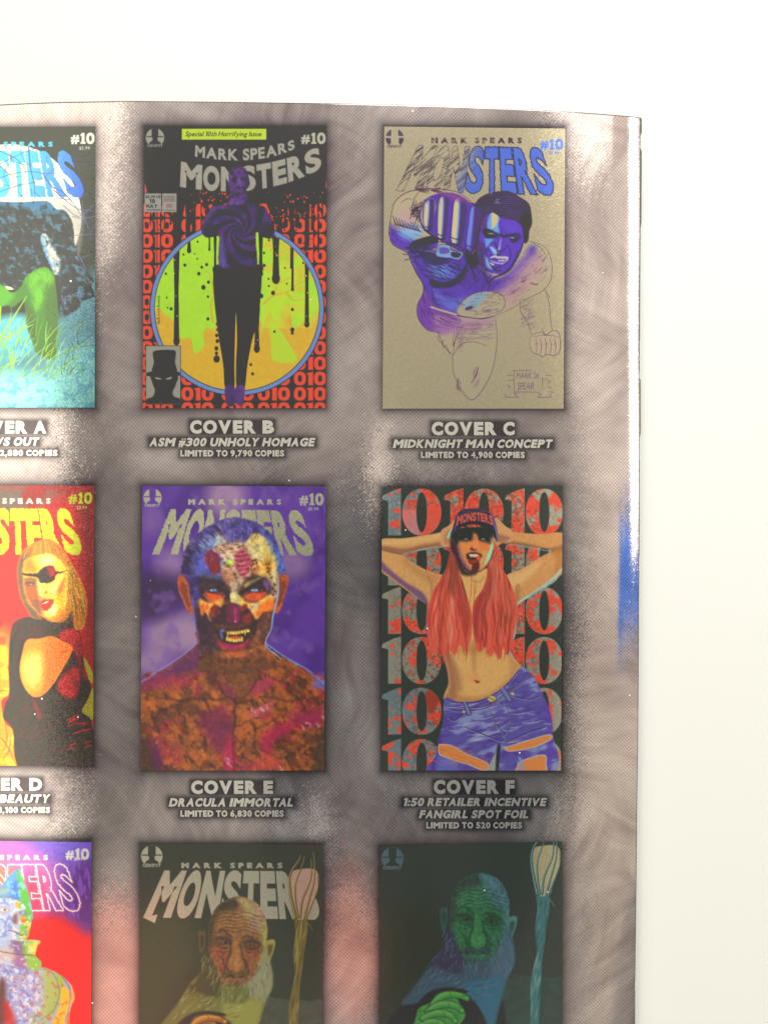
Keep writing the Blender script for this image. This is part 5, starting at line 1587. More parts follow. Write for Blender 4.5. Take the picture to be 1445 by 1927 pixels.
    c.P([(770, 670), (802, 730), (828, 850), (800, 990), (715, 1120), (700, 1115), (735, 980), (785, 830)], (158, 208, 168), soft=1.2)
    c.P([(190, 500), (840, 480), (850, 640), (800, 720), (790, 790), (720, 770), (620, 750), (560, 720), (500, 740), (400, 760), (290, 760), (220, 800)], (54, 58, 54), soft=3.5)
    c.P([(520, 640), (570, 660), (610, 860), (560, 900), (470, 860), (500, 760)], (222, 134, 84), soft=2.5)
    c.P([(510, 640), (540, 620), (560, 700), (530, 740)], (170, 110, 74), soft=3, a=.8)
    c.P([(455, 870), (490, 840), (520, 880), (580, 880), (540, 906), (480, 895)], (86, 56, 50), soft=1.5)
    for x in (393, 668):
        c.E(x, 720, 34, 13, (36, 40, 40), 1); c.E(x, 719, 27, 8, (196, 204, 190), .8); c.E(x + 2, 719, 8, 8, (90, 96, 90), .6)
    c.L([(330, 690), (390, 690), (460, 715)], (6, 12, 6), (40, 42, 42), 1); c.L([(600, 710), (670, 690), (730, 700)], (6, 12, 6), (40, 42, 42), 1)
    c.P([(398, 965), (470, 930), (540, 922), (600, 940), (660, 985), (630, 1030), (600, 1090), (540, 1130), (460, 1110), (415, 1040)], (82, 48, 44), soft=1.2)
    c.P([(448, 962), (520, 956), (594, 968), (580, 996), (520, 1006), (500, 990), (484, 1008), (460, 990)], (206, 190, 160), soft=.8)
    c.P([(570, 1000), (620, 980), (640, 1010), (610, 1060), (560, 1040)], (206, 88, 70), soft=1)
    c.P([(430, 1050), (520, 1050), (590, 1050), (570, 1110), (500, 1115)], (150, 66, 54), soft=1.5)
    c.L([(400, 960), (470, 925), (540, 915), (610, 935), (660, 980)], (6, 12, 10, 6), (180, 90, 66), 1, .8)
    c.P([(510, 1110), (600, 1090), (606, 1180), (580, 1240), (480, 1240), (490, 1160)], (92, 56, 44), soft=1.5)
    for x in (450, 600, 620):
        c.L([(x, 1120), (x - 4, 1200)], 6, (110, 60, 46), .7, .8)
    c.L([(380, 960), (350, 1040), (400, 1130)], 9, (170, 100, 66), 1.5, .7); c.L([(690, 960), (690, 1050), (660, 1120)], 9, (180, 110, 70), 1.5, .6)
    c.clip = None
    c.L([(224, 760), (250, 930), (320, 1110), (430, 1230), (560, 1254), (690, 1182), (782, 1062), (830, 900)], (14, 20, 26, 26, 18, 14, 12, 12), (54, 50, 58), 1.2, .9)
    c.P([(150, 640), (220, 620), (240, 900), (320, 1120), (350, 1280), (280, 1180), (220, 1000), (150, 860)], (56, 50, 52), soft=3, a=.9)
    c.P([(300, 1150), (430, 1235), (560, 1255), (540, 1290), (400, 1310), (330, 1270)], (60, 54, 52), soft=3, a=.9)
    cap = c.P([(165, 640), (205, 460), (245, 340), (330, 250), (470, 228), (640, 232), (780, 296), (850, 400), (892, 560), (910, 760), (850, 700), (820, 590), (700, 520), (500, 480), (330, 520), (220, 600), (180, 720)], (66, 56, 78), soft=.8)
    c.clip = cap
    c.P([(230, 540), (330, 470), (520, 430), (700, 460), (830, 550), (850, 700), (700, 620), (500, 590), (300, 640), (190, 740), (170, 640)], (46, 50, 48), soft=2)
    c.P([(205, 460), (245, 340), (290, 300), (250, 440), (240, 560), (190, 640)], (84, 68, 110), soft=3, a=.8)
    c.P([(790, 310), (850, 400), (892, 560), (860, 560), (820, 430)], (96, 90, 150), soft=2.5, a=.9)
    c.L([(330, 258), (470, 240), (640, 244), (770, 296)], 8, (92, 76, 118), 1.2, .8)
    c.L([(220, 590), (330, 500), (520, 452), (700, 480), (830, 570)], 7, (84, 72, 110), 1.2, .7)
    c.clip = None
    def arch(u, v):
        x = 250 + 580 * u
        q = (u - .5) * 2
        b = 428 + 80 * q * q; t = 292 + 60 * q * q
        return x + (v - .5) * -20 * q, b + (t - b) * v
    c.text(c.warp('MONSTERS', arch, bold=.05, gap=.09, widths=WID), (196, 92, 70), soft=.6)
    for x in range(350, 710, 26):
        c.L([(x, 278 - abs(x - 530) * -.05), (x + 14, 278)], 7, (112, 84, 60), .5, sm=False)
    c.L([(860, 500), (890, 660), (905, 800)], (6, 14, 6), (150, 160, 200), .8, .8)
    c.distort(face, .7, 3, 9)
    c.z(690, 890, 3.265)
    c.grain(np.maximum(np.maximum(to, fa), fb), .05, 1.5, 5)
    return c.build('small black cover with a red haired woman in cap and torn jeans before big red numerals')
paint_F()
def old_man(c, dx, dy, p):
    """bald bearded man with a twisted staff; p holds the inks"""
    def o(l):
        return [(a + dx, b + dy) for a, b in l]
    BG = p['bg']
    c.part = 1
    # cloak and beard
    cl = c.P(o([(905, 1090), (980, 1070), (1060, 1080), (1180, 1090), (1290, 1170), (1300, 2100), (860, 2100), (840, 1400)]), p['robe'], soft=1, tex=(.1, 12))
    c.P(o([(100, 1500), (260, 1250), (480, 1180), (700, 1230), (880, 1250), (880, 2100), (100, 2100)]), p['sleeve'], soft=3)
    br = c.P(o([(520, 800), (500, 900), (430, 980), (360, 1090), (300, 1170), (240, 1260), (420, 1230), (640, 1200), (760, 1330), (800, 1500), (850, 1300), (905, 1100), (950, 1000), (945, 900), (925, 820), (900, 760), (860, 900), (760, 960), (620, 920), (560, 860)]), p['beard'], soft=2.5)
    c.clip = np.clip(br + 0, 0, 1)
    c.P(o([(760, 960), (950, 900), (950, 1020), (900, 1100), (840, 1060), (780, 1080)]), p['beard_lt'], soft=6, a=.8)
    c.P(o([(640, 1120), (880, 1080), (860, 1260), (790, 1480), (700, 1260)]), p['beard_lo'], soft=8, a=.8)
    c.P(o([(500, 880), (620, 940), (640, 1040), (430, 1040), (400, 1000)]), p['beard_dk'], soft=8, a=.85)
    for k in range(240):
        t = c.rg.random()
        if k % 3:
            x, y = c.rg.uniform(330, 800), c.rg.uniform(930, 1200)
            l = c.rg.uniform(30, 80)
            a = 2.5 + (x - 500) / 500
        else:
            x, y = c.rg.uniform(720, 940), c.rg.uniform(860, 1120); l = c.rg.uniform(20, 60); a = 1.9 + c.rg.normal(0, .5)
        d = np.array((math.cos(a), math.sin(a))) * l / 2
        b = np.array((x + dx, y + dy))
        c.L([b - d, b + d * .2 + (4, 6), b + d], (2, 5, 1.5), p['hair1'] if t > .5 else (p['hair2'] if t > .2 else p['beard_dk']), .6, .6)
    c.clip = None
    # ears
    for e in ([(482, 660), (505, 645), (528, 655), (524, 740), (506, 785), (490, 770)], [(908, 730), (935, 700), (966, 706), (962, 760), (936, 830), (906, 880)]):
        m = c.P(o(e), p['ear'] if e[0][0] > 600 else p['ear2'], soft=1)
        c.clip = m; q = np.array(o(e), float); q = q.mean(0) + (q - q.mean(0)) * .55
        c.P(q, p['line'], soft=2.5, a=.7)
        c.clip = None
    hd = c.P(o([(545, 760), (548, 640), (562, 560), (610, 480), (700, 432), (760, 428), (840, 460), (890, 520), (918, 610), (915, 720), (900, 800), (868, 880), (820, 960), (760, 1015), (690, 1030), (630, 985), (590, 900), (560, 830)]), p['skin'], soft=1)
    c.clip = hd
    c.P(o([(540, 760), (545, 580), (620, 470), (740, 430), (720, 520), (620, 560), (580, 660), (570, 800)]), p['dark'], soft=6, a=.95)
    c.P(o([(620, 540), (780, 510), (800, 600), (760, 660), (600, 640)]), p['brow'], soft=8, a=.85)
    c.P(o([(730, 430), (860, 460), (920, 600), (918, 660), (850, 650), (790, 580), (770, 500)]), p['dome'], soft=6)
    c.P(o([(740, 440), (800, 470), (830, 520), (790, 560), (770, 500)]), p['rim'], soft=6, a=.7)
    c.P(o([(880, 600), (918, 620), (915, 760), (890, 900), (860, 860), (880, 720)]), p['rim'], soft=5, a=.85)
    c.P(o([(560, 760), (640, 750), (680, 830), (640, 920), (590, 900)]), p['cheek'], soft=6, a=.85)
    c.P(o([(780, 770), (870, 750), (865, 850), (820, 910), (770, 860)]), p['cheek2'], soft=6, a=.85)
    # wrinkles of the brow
    for k, y in enumerate((528, 552, 574, 596, 618, 640)):
        c.L(o([(590 + k * 2, y + 20), (660, y), (720, y + 10), (780, y - 2), (850, y + 22), (900, y + 34)]), (3, 8, 5, 8, 3), p['line'], 1, .6)
        c.L(o([(592 + k * 2, y + 12), (660, y - 8), (720, y + 2), (780, y - 10), (850, y + 14)]), (2, 5, 3, 5, 2), p['lite'], 1, .5)
    # brows and eyes
    for q, w in (([(590, 660), (640, 640), (700, 690)], 14), ([(750, 690), (800, 680), (870, 720)], 14), ([(590, 700), (620, 690), (660, 695), (690, 720)], 12), ([(760, 720), (800, 705), (850, 720), (880, 740)], 12), ([(600, 740), (640, 755), (690, 745)], 9), ([(765, 745), (810, 760), (870, 750)], 9), ([(590, 770), (640, 780), (684, 764)], 6), ([(770, 770), (820, 785), (872, 772)], 6), ([(560, 800), (580, 850), (600, 905)], 8), ([(840, 800), (880, 780), (895, 740)], 6), ([(600, 790), (640, 830), (650, 900), (640, 930)], 10), ([(620, 860), (625, 900)], 8), ([(770, 850), (800, 880), (790, 930)], 14), ([(840, 830), (850, 870), (840, 910)], 8)):
        c.L(o(q), (w * .4, w, w * .5), p['line'], 1.2, .85)
    c.P(o([(585, 690), (660, 668), (700, 700), (690, 730), (600, 740)]), p['line'], soft=4, a=.55)
    c.P(o([(760, 705), (830, 685), (885, 725), (870, 760), (770, 750)]), p['line'], soft=4, a=.55)
    for x, y in ((652, 717), (806, 727)):
        c.E(x + dx, y + dy, 30, 12, p['line'], 1.5, .9); c.E(x + dx, y + dy, 20, 7, p['eye'], 1.2, .8); c.E(x + 2 + dx, y + dy, 8, 7, (34, 32, 28), .8)
    # nose and mouth
    c.P(o([(708, 690), (730, 710), (742, 790), (764, 846), (754, 884), (720, 900), (686, 886), (676, 848), (692, 780)]), p['nose'], soft=3.5)
    c.L(o([(690, 700), (684, 780), (662, 850), (672, 895), (700, 898)]), (5, 12, 9, 8), p['line'], 1.6, .85)
    c.L(o([(745, 720), (762, 800), (784, 856), (770, 896), (740, 900)]), (5, 14, 10, 8), p['line'], 1.6, .85)
    c.E(722 + dx, 850 + dy, 22, 26, p['lite'], 5, .5)
    c.P(o([(640, 905), (720, 912), (790, 905), (800, 930), (720, 928), (640, 935)]), p['beard_dk'], soft=3.5, a=.8)
    c.L(o([(645, 940), (690, 930), (720, 940), (760, 932), (790, 945)]), (5, 12, 10, 12, 5), p['line'], 1, .95)
    c.L(o([(650, 958), (720, 966), (785, 958)]), (6, 14, 6), p['lip'], 1.5, .8)
    c.P(o([(620, 985), (720, 975), (800, 980), (740, 1010), (660, 1010)]), p['line'], soft=5, a=.6)
    c.clip = None
    for k in range(110):
        x, y = c.rg.uniform(600, 900), c.rg.uniform(940, 1020)
        a = 1.6 + c.rg.normal(0, .5); l = c.rg.uniform(15, 40)
        d = np.array((math.cos(a), math.sin(a))) * l / 2; b = np.array((x + dx, y + dy))
        c.L([b - d, b + d], (3, 2), p['hair1'] if k % 2 else p['beard_dk'], .6, .5, sm=False)
    # whiskers growing over the jaw
    for q, cc in (([(520, 770), (556, 800), (590, 880), (630, 960), (640, 1040), (560, 1060), (470, 1010), (500, 900)], p['beard_dk']), ([(905, 760), (880, 850), (840, 920), (800, 975), (760, 1020), (830, 1070), (930, 1030), (948, 920), (930, 820)], p['beard_lt']), ([(630, 985), (700, 1000), (790, 985), (800, 1080), (700, 1100), (620, 1070)], p['beard'])):
        c.P(o(q), cc, soft=4, a=.92)
    for k in range(150):
        s = k % 3
        x, y = (c.rg.uniform(500, 620), c.rg.uniform(800, 1040)) if s == 0 else ((c.rg.uniform(800, 930), c.rg.uniform(820, 1040)) if s == 1 else (c.rg.uniform(620, 800), c.rg.uniform(975, 1090)))
        a = (2.0, 1.5, 1.8)[s] + c.rg.normal(0, .3); l = c.rg.uniform(25, 70)
        d = np.array((math.cos(a), math.sin(a))) * l / 2; b = np.array((x + dx, y + dy))
        c.L([b - d, b + (3, 0), b + d], (2, 4, 1.5), (p['hair1'], p['beard_dk'], p['hair2'])[c.rg.integers(0, 3)], .6, .65)
    c.blur(hd, 1)
    c.distort(np.maximum(hd, br), 1.0, 4, 6)
    c.grain(hd, .16, 4, 8)
    # hand: back of the hand, thumb and four curled fingers
    m = c.P(o([(330, 1330), (350, 1280), (430, 1240), (480, 1195), (560, 1185), (600, 1240), (640, 1330), (560, 1420), (420, 1480), (300, 1500)]), p['hand'], soft=1.2, tex=(.14, 7))
    c.clip = m
    for x, y in ((500, 1220), (400, 1290), (480, 1310), (400, 1380)):
        c.E(x + dx, y + dy, 34, 16, p['hand_lt'], 5, .5, rot=-.5)
    c.clip = None
    for q, w in (([(430, 1262), (480, 1212), (545, 1192), (612, 1200), (652, 1222)], 48), ([(400, 1302), (470, 1262), (540, 1256), (590, 1272), (622, 1300)], 46), ([(370, 1346), (440, 1316), (505, 1312), (556, 1332), (580, 1366)], 44), ([(350, 1396), (410, 1370), (466, 1370), (510, 1396), (524, 1426)], 40)):
        c.L(o(q), (w * .9, w * 1.15, w * 1.15, w, w * .75), p['line'], 1.2, .9, part=1)
        c.L(o(q), (w * .7, w * .9, w * .9, w * .8, w * .55), p['hand'], 1.5, 1)
        c.L([(a + dx - 2, b + dy - 8) for a, b in q[:4]], (w * .2, w * .4, w * .4, w * .2), p['hand_lt'], 3, .75)
        a, b = q[-1]
        c.E(a + dx - 2, b + dy - 6, 9, 7, p['hand_lt'], 1.2, .8)
        a, b = q[2]
        c.L(o([(a - 6, b - 14), (a + 4, b), (a - 2, b + 14)]), 4, p['line'], 1, .6)
    for w in ([(360, 1300), (420, 1300), (450, 1290)], [(340, 1350), (380, 1370)], [(420, 1250), (400, 1290)]):
        c.L(o(w), (4, 9, 4), p['line'], 1.5, .6)
    c.P(o([(350, 1240), (420, 1175), (520, 1150), (640, 1165), (640, 1185), (540, 1172), (460, 1190), (420, 1240)]), p['sleeve'], soft=2.5)
    # staff
    c.part = 7
    sh = c.P(o([(1092, 540), (1165, 545), (1172, 640), (1150, 780), (1140, 880), (1125, 980), (1120, 1100), (1105, 1400), (1100, 2100), (1040, 2100), (1050, 1400), (1055, 1120), (1072, 1020), (1092, 920), (1082, 780), (1096, 660)]), p['wood'], soft=.8)
    c.clip = sh
    for k in range(50):
        x, y = c.rg.uniform(1060, 1165), c.rg.uniform(540, 1300); l = c.rg.uniform(40, 130)
        c.L(o([(x, y), (x - 8, y + l * .5), (x - 14, y + l)]), (2, 8, 2), p['wood_lt'] if k % 2 else p['wood_dk'], .8, .7)
    c.clip = None
    bl = c.P(o([(1058, 290), (1090, 262), (1130, 255), (1190, 250), (1232, 270), (1242, 350), (1215, 430), (1190, 520), (1165, 570), (1096, 560), (1074, 460), (1054, 380)]), p['bulb'], soft=.8, metal=.7)
    c.clip = None
    for q, w in (([(1096, 560), (1070, 440), (1058, 330), (1076, 260), (1118, 200), (1130, 165)], 22), ([(1112, 560), (1096, 440), (1100, 340), (1140, 230), (1156, 170)], 14), ([(1126, 560), (1140, 450), (1190, 330), (1200, 230), (1196, 190)], 16), ([(1150, 570), (1180, 460), (1215, 330), (1218, 230), (1212, 150)], 16), ([(1160, 580), (1200, 480), (1238, 380), (1236, 300)], 12), ([(1170, 590), (1190, 610), (1208, 640)], 8)):
        c.L(o(q), (w, w * .8, w * .6, w * .5, 3), p['wood_dk'], .8, .95, part=7)
        c.L([(a + dx - 3, b + dy) for a, b in q], (w * .4, w * .3, w * .25, 2), p['wood_lt'], .6, .9)
    c.part = 0


def paint_H():
    c = Canvas('H', 230, 1560, 3.36, (57, 60, 52), metal=.25)
    full = np.ones_like(c.X)
    c.P([(112, 560), (420, 560), (480, 800), (330, 1000), (250, 1200), (112, 1300)], (62, 70, 42), soft=22, a=.8, part=-1)
    c.part = 2
    c.text(c.warp('MONSTERS', c.quad((268, 262), (1190, 268), (134, 560), (1262, 572)), bold=.06, gap=.06, widths=WID), (150, 148, 130), metal=.75)
    c.P([(134, 560), (225, 540), (208, 596)], (150, 148, 130), sm=False, metal=.75)
    c.part = 6
    c.T('MARK SPEARS', 376, 1014, 248, 34, (152, 150, 134), bold=.075, gap=.42, space=.6, metal=.75)
    c.emblem(189, 172, 68, (150, 152, 136), (57, 60, 52))
    old_man(c, 0, 0, dict(bg=(57, 60, 52), robe=(72, 74, 64), sleeve=(50, 52, 40), beard=(96, 100, 58), beard_lt=(124, 124, 98), beard_lo=(136, 134, 70), beard_dk=(70, 68, 46), hair1=(156, 152, 112), hair2=(120, 124, 70), ear=(134, 124, 70), ear2=(84, 76, 50), line=(66, 52, 42), skin=(124, 88, 60), dark=(64, 60, 46), brow=(128, 92, 62), dome=(146, 118, 96), rim=(138, 140, 74), cheek=(132, 76, 56), cheek2=(128, 74, 54), lite=(160, 124, 86), eye=(112, 100, 84), nose=(138, 94, 58), lip=(118, 66, 54), hand=(136, 92, 46), hand_lt=(186, 148, 72), wood=(102, 90, 54), wood_lt=(142, 130, 76), wood_dk=(72, 64, 40), bulb=(172, 140, 124)))
    return c.build('small black cover with an orange lit old bearded man holding a staff')
paint_H()


def paint_I():
    c = Canvas('I', 690, 1560, 3.36, (56, 62, 57), metal=.25)
    c.P([(80, 560), (400, 500), (470, 760), (300, 960), (80, 1250)], (58, 60, 48), soft=22, a=.8, part=-1)
    c.emblem(163, 186, 70, (92, 110, 120), (56, 62, 57))
    old_man(c, -18, -148, dict(bg=(56, 62, 57), robe=(58, 72, 66), sleeve=(50, 52, 48), beard=(66, 82, 94), beard_lt=(72, 94, 108), beard_lo=(56, 100, 122), beard_dk=(64, 62, 76), hair1=(96, 118, 130), hair2=(72, 96, 116), ear=(78, 116, 116), ear2=(62, 84, 78), line=(44, 66, 54), skin=(58, 100, 72), dark=(58, 66, 62), brow=(60, 104, 78), dome=(74, 104, 114), rim=(76, 112, 118), cheek=(60, 104, 70), cheek2=(56, 98, 74), lite=(82, 130, 94), eye=(60, 84, 70), nose=(66, 116, 74), lip=(58, 96, 80), hand=(70, 128, 66), hand_lt=(106, 160, 84), wood=(66, 104, 104), wood_lt=(112, 146, 142), wood_dk=(54, 76, 76), bulb=(176, 168, 132)))
    return c.build('small black cover with a green lit old bearded man holding a staff')
paint_I()
def paint_A():
    c = Canvas('A', 0, 210, 2.835, (60, 62, 56), metal=.3)
    full = np.ones_like(c.X)
    # fog at the foot
    c.P([(-500, 1150), (100, 1100), (320, 1090), (430, 980), (530, 860), (540, 1600), (-500, 1600)], (78, 110, 120), soft=12, part=-1)
    c.P([(-500, 1350), (0, 1380), (220, 1400), (330, 1300), (530, 1250), (540, 1600), (-500, 1600)], (104, 154, 154), soft=22, part=-1)
    c.E(60, 1500, 220, 90, (128, 196, 192), 20, .9, part=-1)
    c.P([(130, 1090), (190, 1260), (0, 1340), (-200, 1300), (-100, 1150)], (84, 146, 166), soft=8, part=-1)
    c.mottle(full * np.clip((c.Y - 590) / 60, 0, 1), (70, 120, 140), 12, .55, .7, .6, seed=81)
    # moon
    c.part = 5
    moon = c.E(50, 562, 386, 388, (196, 190, 166), .8, tex=(.06, 20), metal=.6)
    c.part = 2
    L = c.text(c.warp('MONSTERS', c.quad((-317, 205), (372, 212), (-417, 458), (466, 456)), bold=.06, gap=.05, widths=WID, jag=.5, step=2.2), G((80, 168, 204), (62, 96, 190), (120, 300), (440, 330)), metal=.5)
    c.part = 6
    c.T('MARK SPEARS', -224, 284, 187, 26, (72, 150, 186), bold=.075, gap=.42, space=.6)
    c.part = 4
    c.num10(380, 506, 172, 58, (166, 168, 158), metal=.75)
    c.T('$5.99', 424, 482, 203, 17, (140, 140, 132), bold=.03, soft=.4, metal=.6)
    # bare branches over the moon
    c.part = 0
    BRc = (66, 66, 104)
    for p, w in (([(-40, 300), (60, 250), (150, 210), (230, 190)], 4), ([(-20, 360), (80, 330), (160, 320), (260, 330), (360, 320)], 4.5), ([(155, 190), (165, 300), (185, 390), (186, 460)], 7), ([(30, 180), (60, 260), (20, 330), (60, 420)], 4), ([(0, 210), (100, 260), (140, 330), (100, 420), (130, 460)], 4), ([(-30, 440), (80, 400), (200, 370), (300, 300), (350, 240)], 4), ([(230, 330), (280, 400), (340, 430), (400, 500), (440, 560), (490, 655)], 6), ([(290, 420), (360, 480), (420, 520), (500, 530)], 6), ([(340, 500), (420, 560), (500, 500)], 5), ([(390, 560), (440, 570), (515, 560)], 5), ([(400, 660), (490, 656)], 4), ([(440, 480), (450, 560), (470, 620)], 5), ([(350, 420), (400, 400), (430, 360)], 4), ([(110, 200), (130, 260), (190, 300)], 3.5), ([(-100, 250), (0, 290), (60, 340), (130, 350)], 4), ([(300, 460), (400, 470), (470, 440)], 4), ([(400, 740), (440, 800), (470, 870), (500, 900)], 8), ([(430, 780), (500, 760)], 4)):
        c.L(p, (w, w * .8, w * .4), BRc, .5, .9)
        c.L([(a + 1, b - 1.5) for a, b in p], w * .3, (110, 112, 150), .4, .6)
    for k in range(46):
        x, y = c.rg.uniform(-60, 500), c.rg.uniform(200, 760)
        if x < 260 and y > 470:
            continue
        a = c.rg.uniform(0, 3.1); l = c.rg.uniform(30, 110)
        d = np.array((math.cos(a), math.sin(a))) * l / 2; e = np.array((-d[1], d[0])) * c.rg.normal(0, .25)
        c.L([(x, y) - d, (x, y) + e, (x, y) + d], (4, 3, 1.5), BRc, .5, .75)
    c.P([(300, 470), (360, 500), (440, 540), (440, 640), (420, 760), (390, 620), (330, 540)], (120, 120, 124), soft=5, a=.55, part=-1)
    # the crouching furry creature
    c.part = 1
    FUR = (60, 62, 62)
    body = c.P([(-500, 520), (-300, 470), (-100, 476), (100, 484), (250, 478), (300, 520), (350, 530), (390, 600), (404, 720), (430, 800), (470, 860), (505, 900), (490, 930), (505, 985), (440, 1010), (420, 1050), (340, 1092), (320, 1040), (330, 960), (300, 860), (240, 920), (100, 960), (0, 930), (-500, 1000)], FUR, soft=1.2)
    c.P([(222, 668), (250, 655), (285, 720), (320, 790), (318, 850), (296, 870), (270, 810), (236, 740)], (150, 152, 146), soft=1.5)
    c.clip = body
    c.P([(-500, 470), (0, 470), (250, 476), (330, 530), (250, 540), (0, 500), (-500, 560)], (60, 104, 140), soft=5, a=.8)
    c.mottle(body, (72, 104, 128), 7, .56, .68, .7, seed=82, ang=.6, st=1.5)
    c.mottle(body, (48, 50, 46), 6, .54, .66, .7, seed=83, ang=.9, st=1.5)
    for k in range(420):
        x, y = c.rg.uniform(-400, 480), c.rg.uniform(490, 1080)
        a = 1.2 + c.rg.normal(0, .4); l = c.rg.uniform(14, 34)
        c.L([(x, y), (x + math.cos(a) * l, y + math.sin(a) * l)], (3, 1.5), (76, 110, 134) if k % 4 == 0 else (44, 46, 42), .5, .6, sm=False)
    c.L([(226, 660), (250, 760), (280, 830)], 8, (70, 130, 180), 1, .8)
    c.clip = None
    for p in ([(330, 980), (340, 1010), (350, 1030), (350, 990), (380, 985)], [(460, 880), (500, 920)], [(420, 960), (440, 990)], [(280, 820), (300, 790), (318, 800)]):
        c.L(p, 4, (104, 110, 160), .5, .8)
    gr = c.P([(-500, 960), (-200, 940), (0, 920), (60, 966), (110, 940), (150, 872), (230, 830), (285, 860), (300, 950), (312, 1080), (304, 1240), (290, 1320), (200, 1290), (170, 1220), (142, 1130), (128, 1010), (60, 1050), (0, 1040), (-500, 1150)], (70, 104, 48), soft=1.2)
    c.clip = gr
    c.P([(150, 880), (230, 838), (284, 880), (270, 960), (220, 900), (170, 960)], (92, 146, 48), soft=6, a=.85)
    c.P([(180, 960), (230, 920), (240, 1000), (190, 1070)], (92, 148, 50), soft=6, a=.8)
    c.P([(250, 940), (312, 960), (310, 1320), (200, 1300), (240, 1180)], (72, 92, 46), soft=7, a=.85)
    c.P([(130, 1010), (180, 1080), (200, 1240), (150, 1180)], (70, 82, 48), soft=6, a=.8)
    c.P([(0, 930), (80, 970), (20, 1040), (-60, 1000)], (84, 138, 46), soft=5, a=.8)
    c.hatch(120, (130, 850, 312, 1300), 1.2, 40, 4, (60, 84, 40), .45, .4)
    c.distort(np.maximum(body, gr), 1.0, 4, 3)
    c.clip = None
    # grass
    c.part = 5
    for k in range(170):
        x = c.rg.uniform(-300, 440); y = c.rg.uniform(1180, 1440) - max(0, (x - 300)) * .3
        l = c.rg.uniform(50, 170); a = -1.1 + c.rg.normal(0, .35)
        col = ((120, 168, 52), (150, 180, 60), (90, 140, 50), (128, 176, 120))[k % 4]
        if x > 330:
            col = (70, 76, 52) if k % 2 else (100, 130, 60); l *= .6
        c.L([(x, y), (x + math.cos(a) * l * .5, y + math.sin(a) * l * .55), (x + math.cos(a) * l + 6, y + math.sin(a) * l)], (5, 4, 1.5), col, .5, .75)
    for p in ([(0, 1210), (60, 1120), (145, 985)], [(0, 1225), (100, 1170), (180, 1136)], [(50, 1250), (60, 1330), (78, 1390)], [(5, 1040), (0, 1120), (-10, 1200)]):
        c.L(p, (9, 8, 3), (130, 178, 54), .6, .95, part=5)
    c.part = 0
    return c.build('small dark cover with a furry creature in green trousers crouching under a moon')
paint_A()
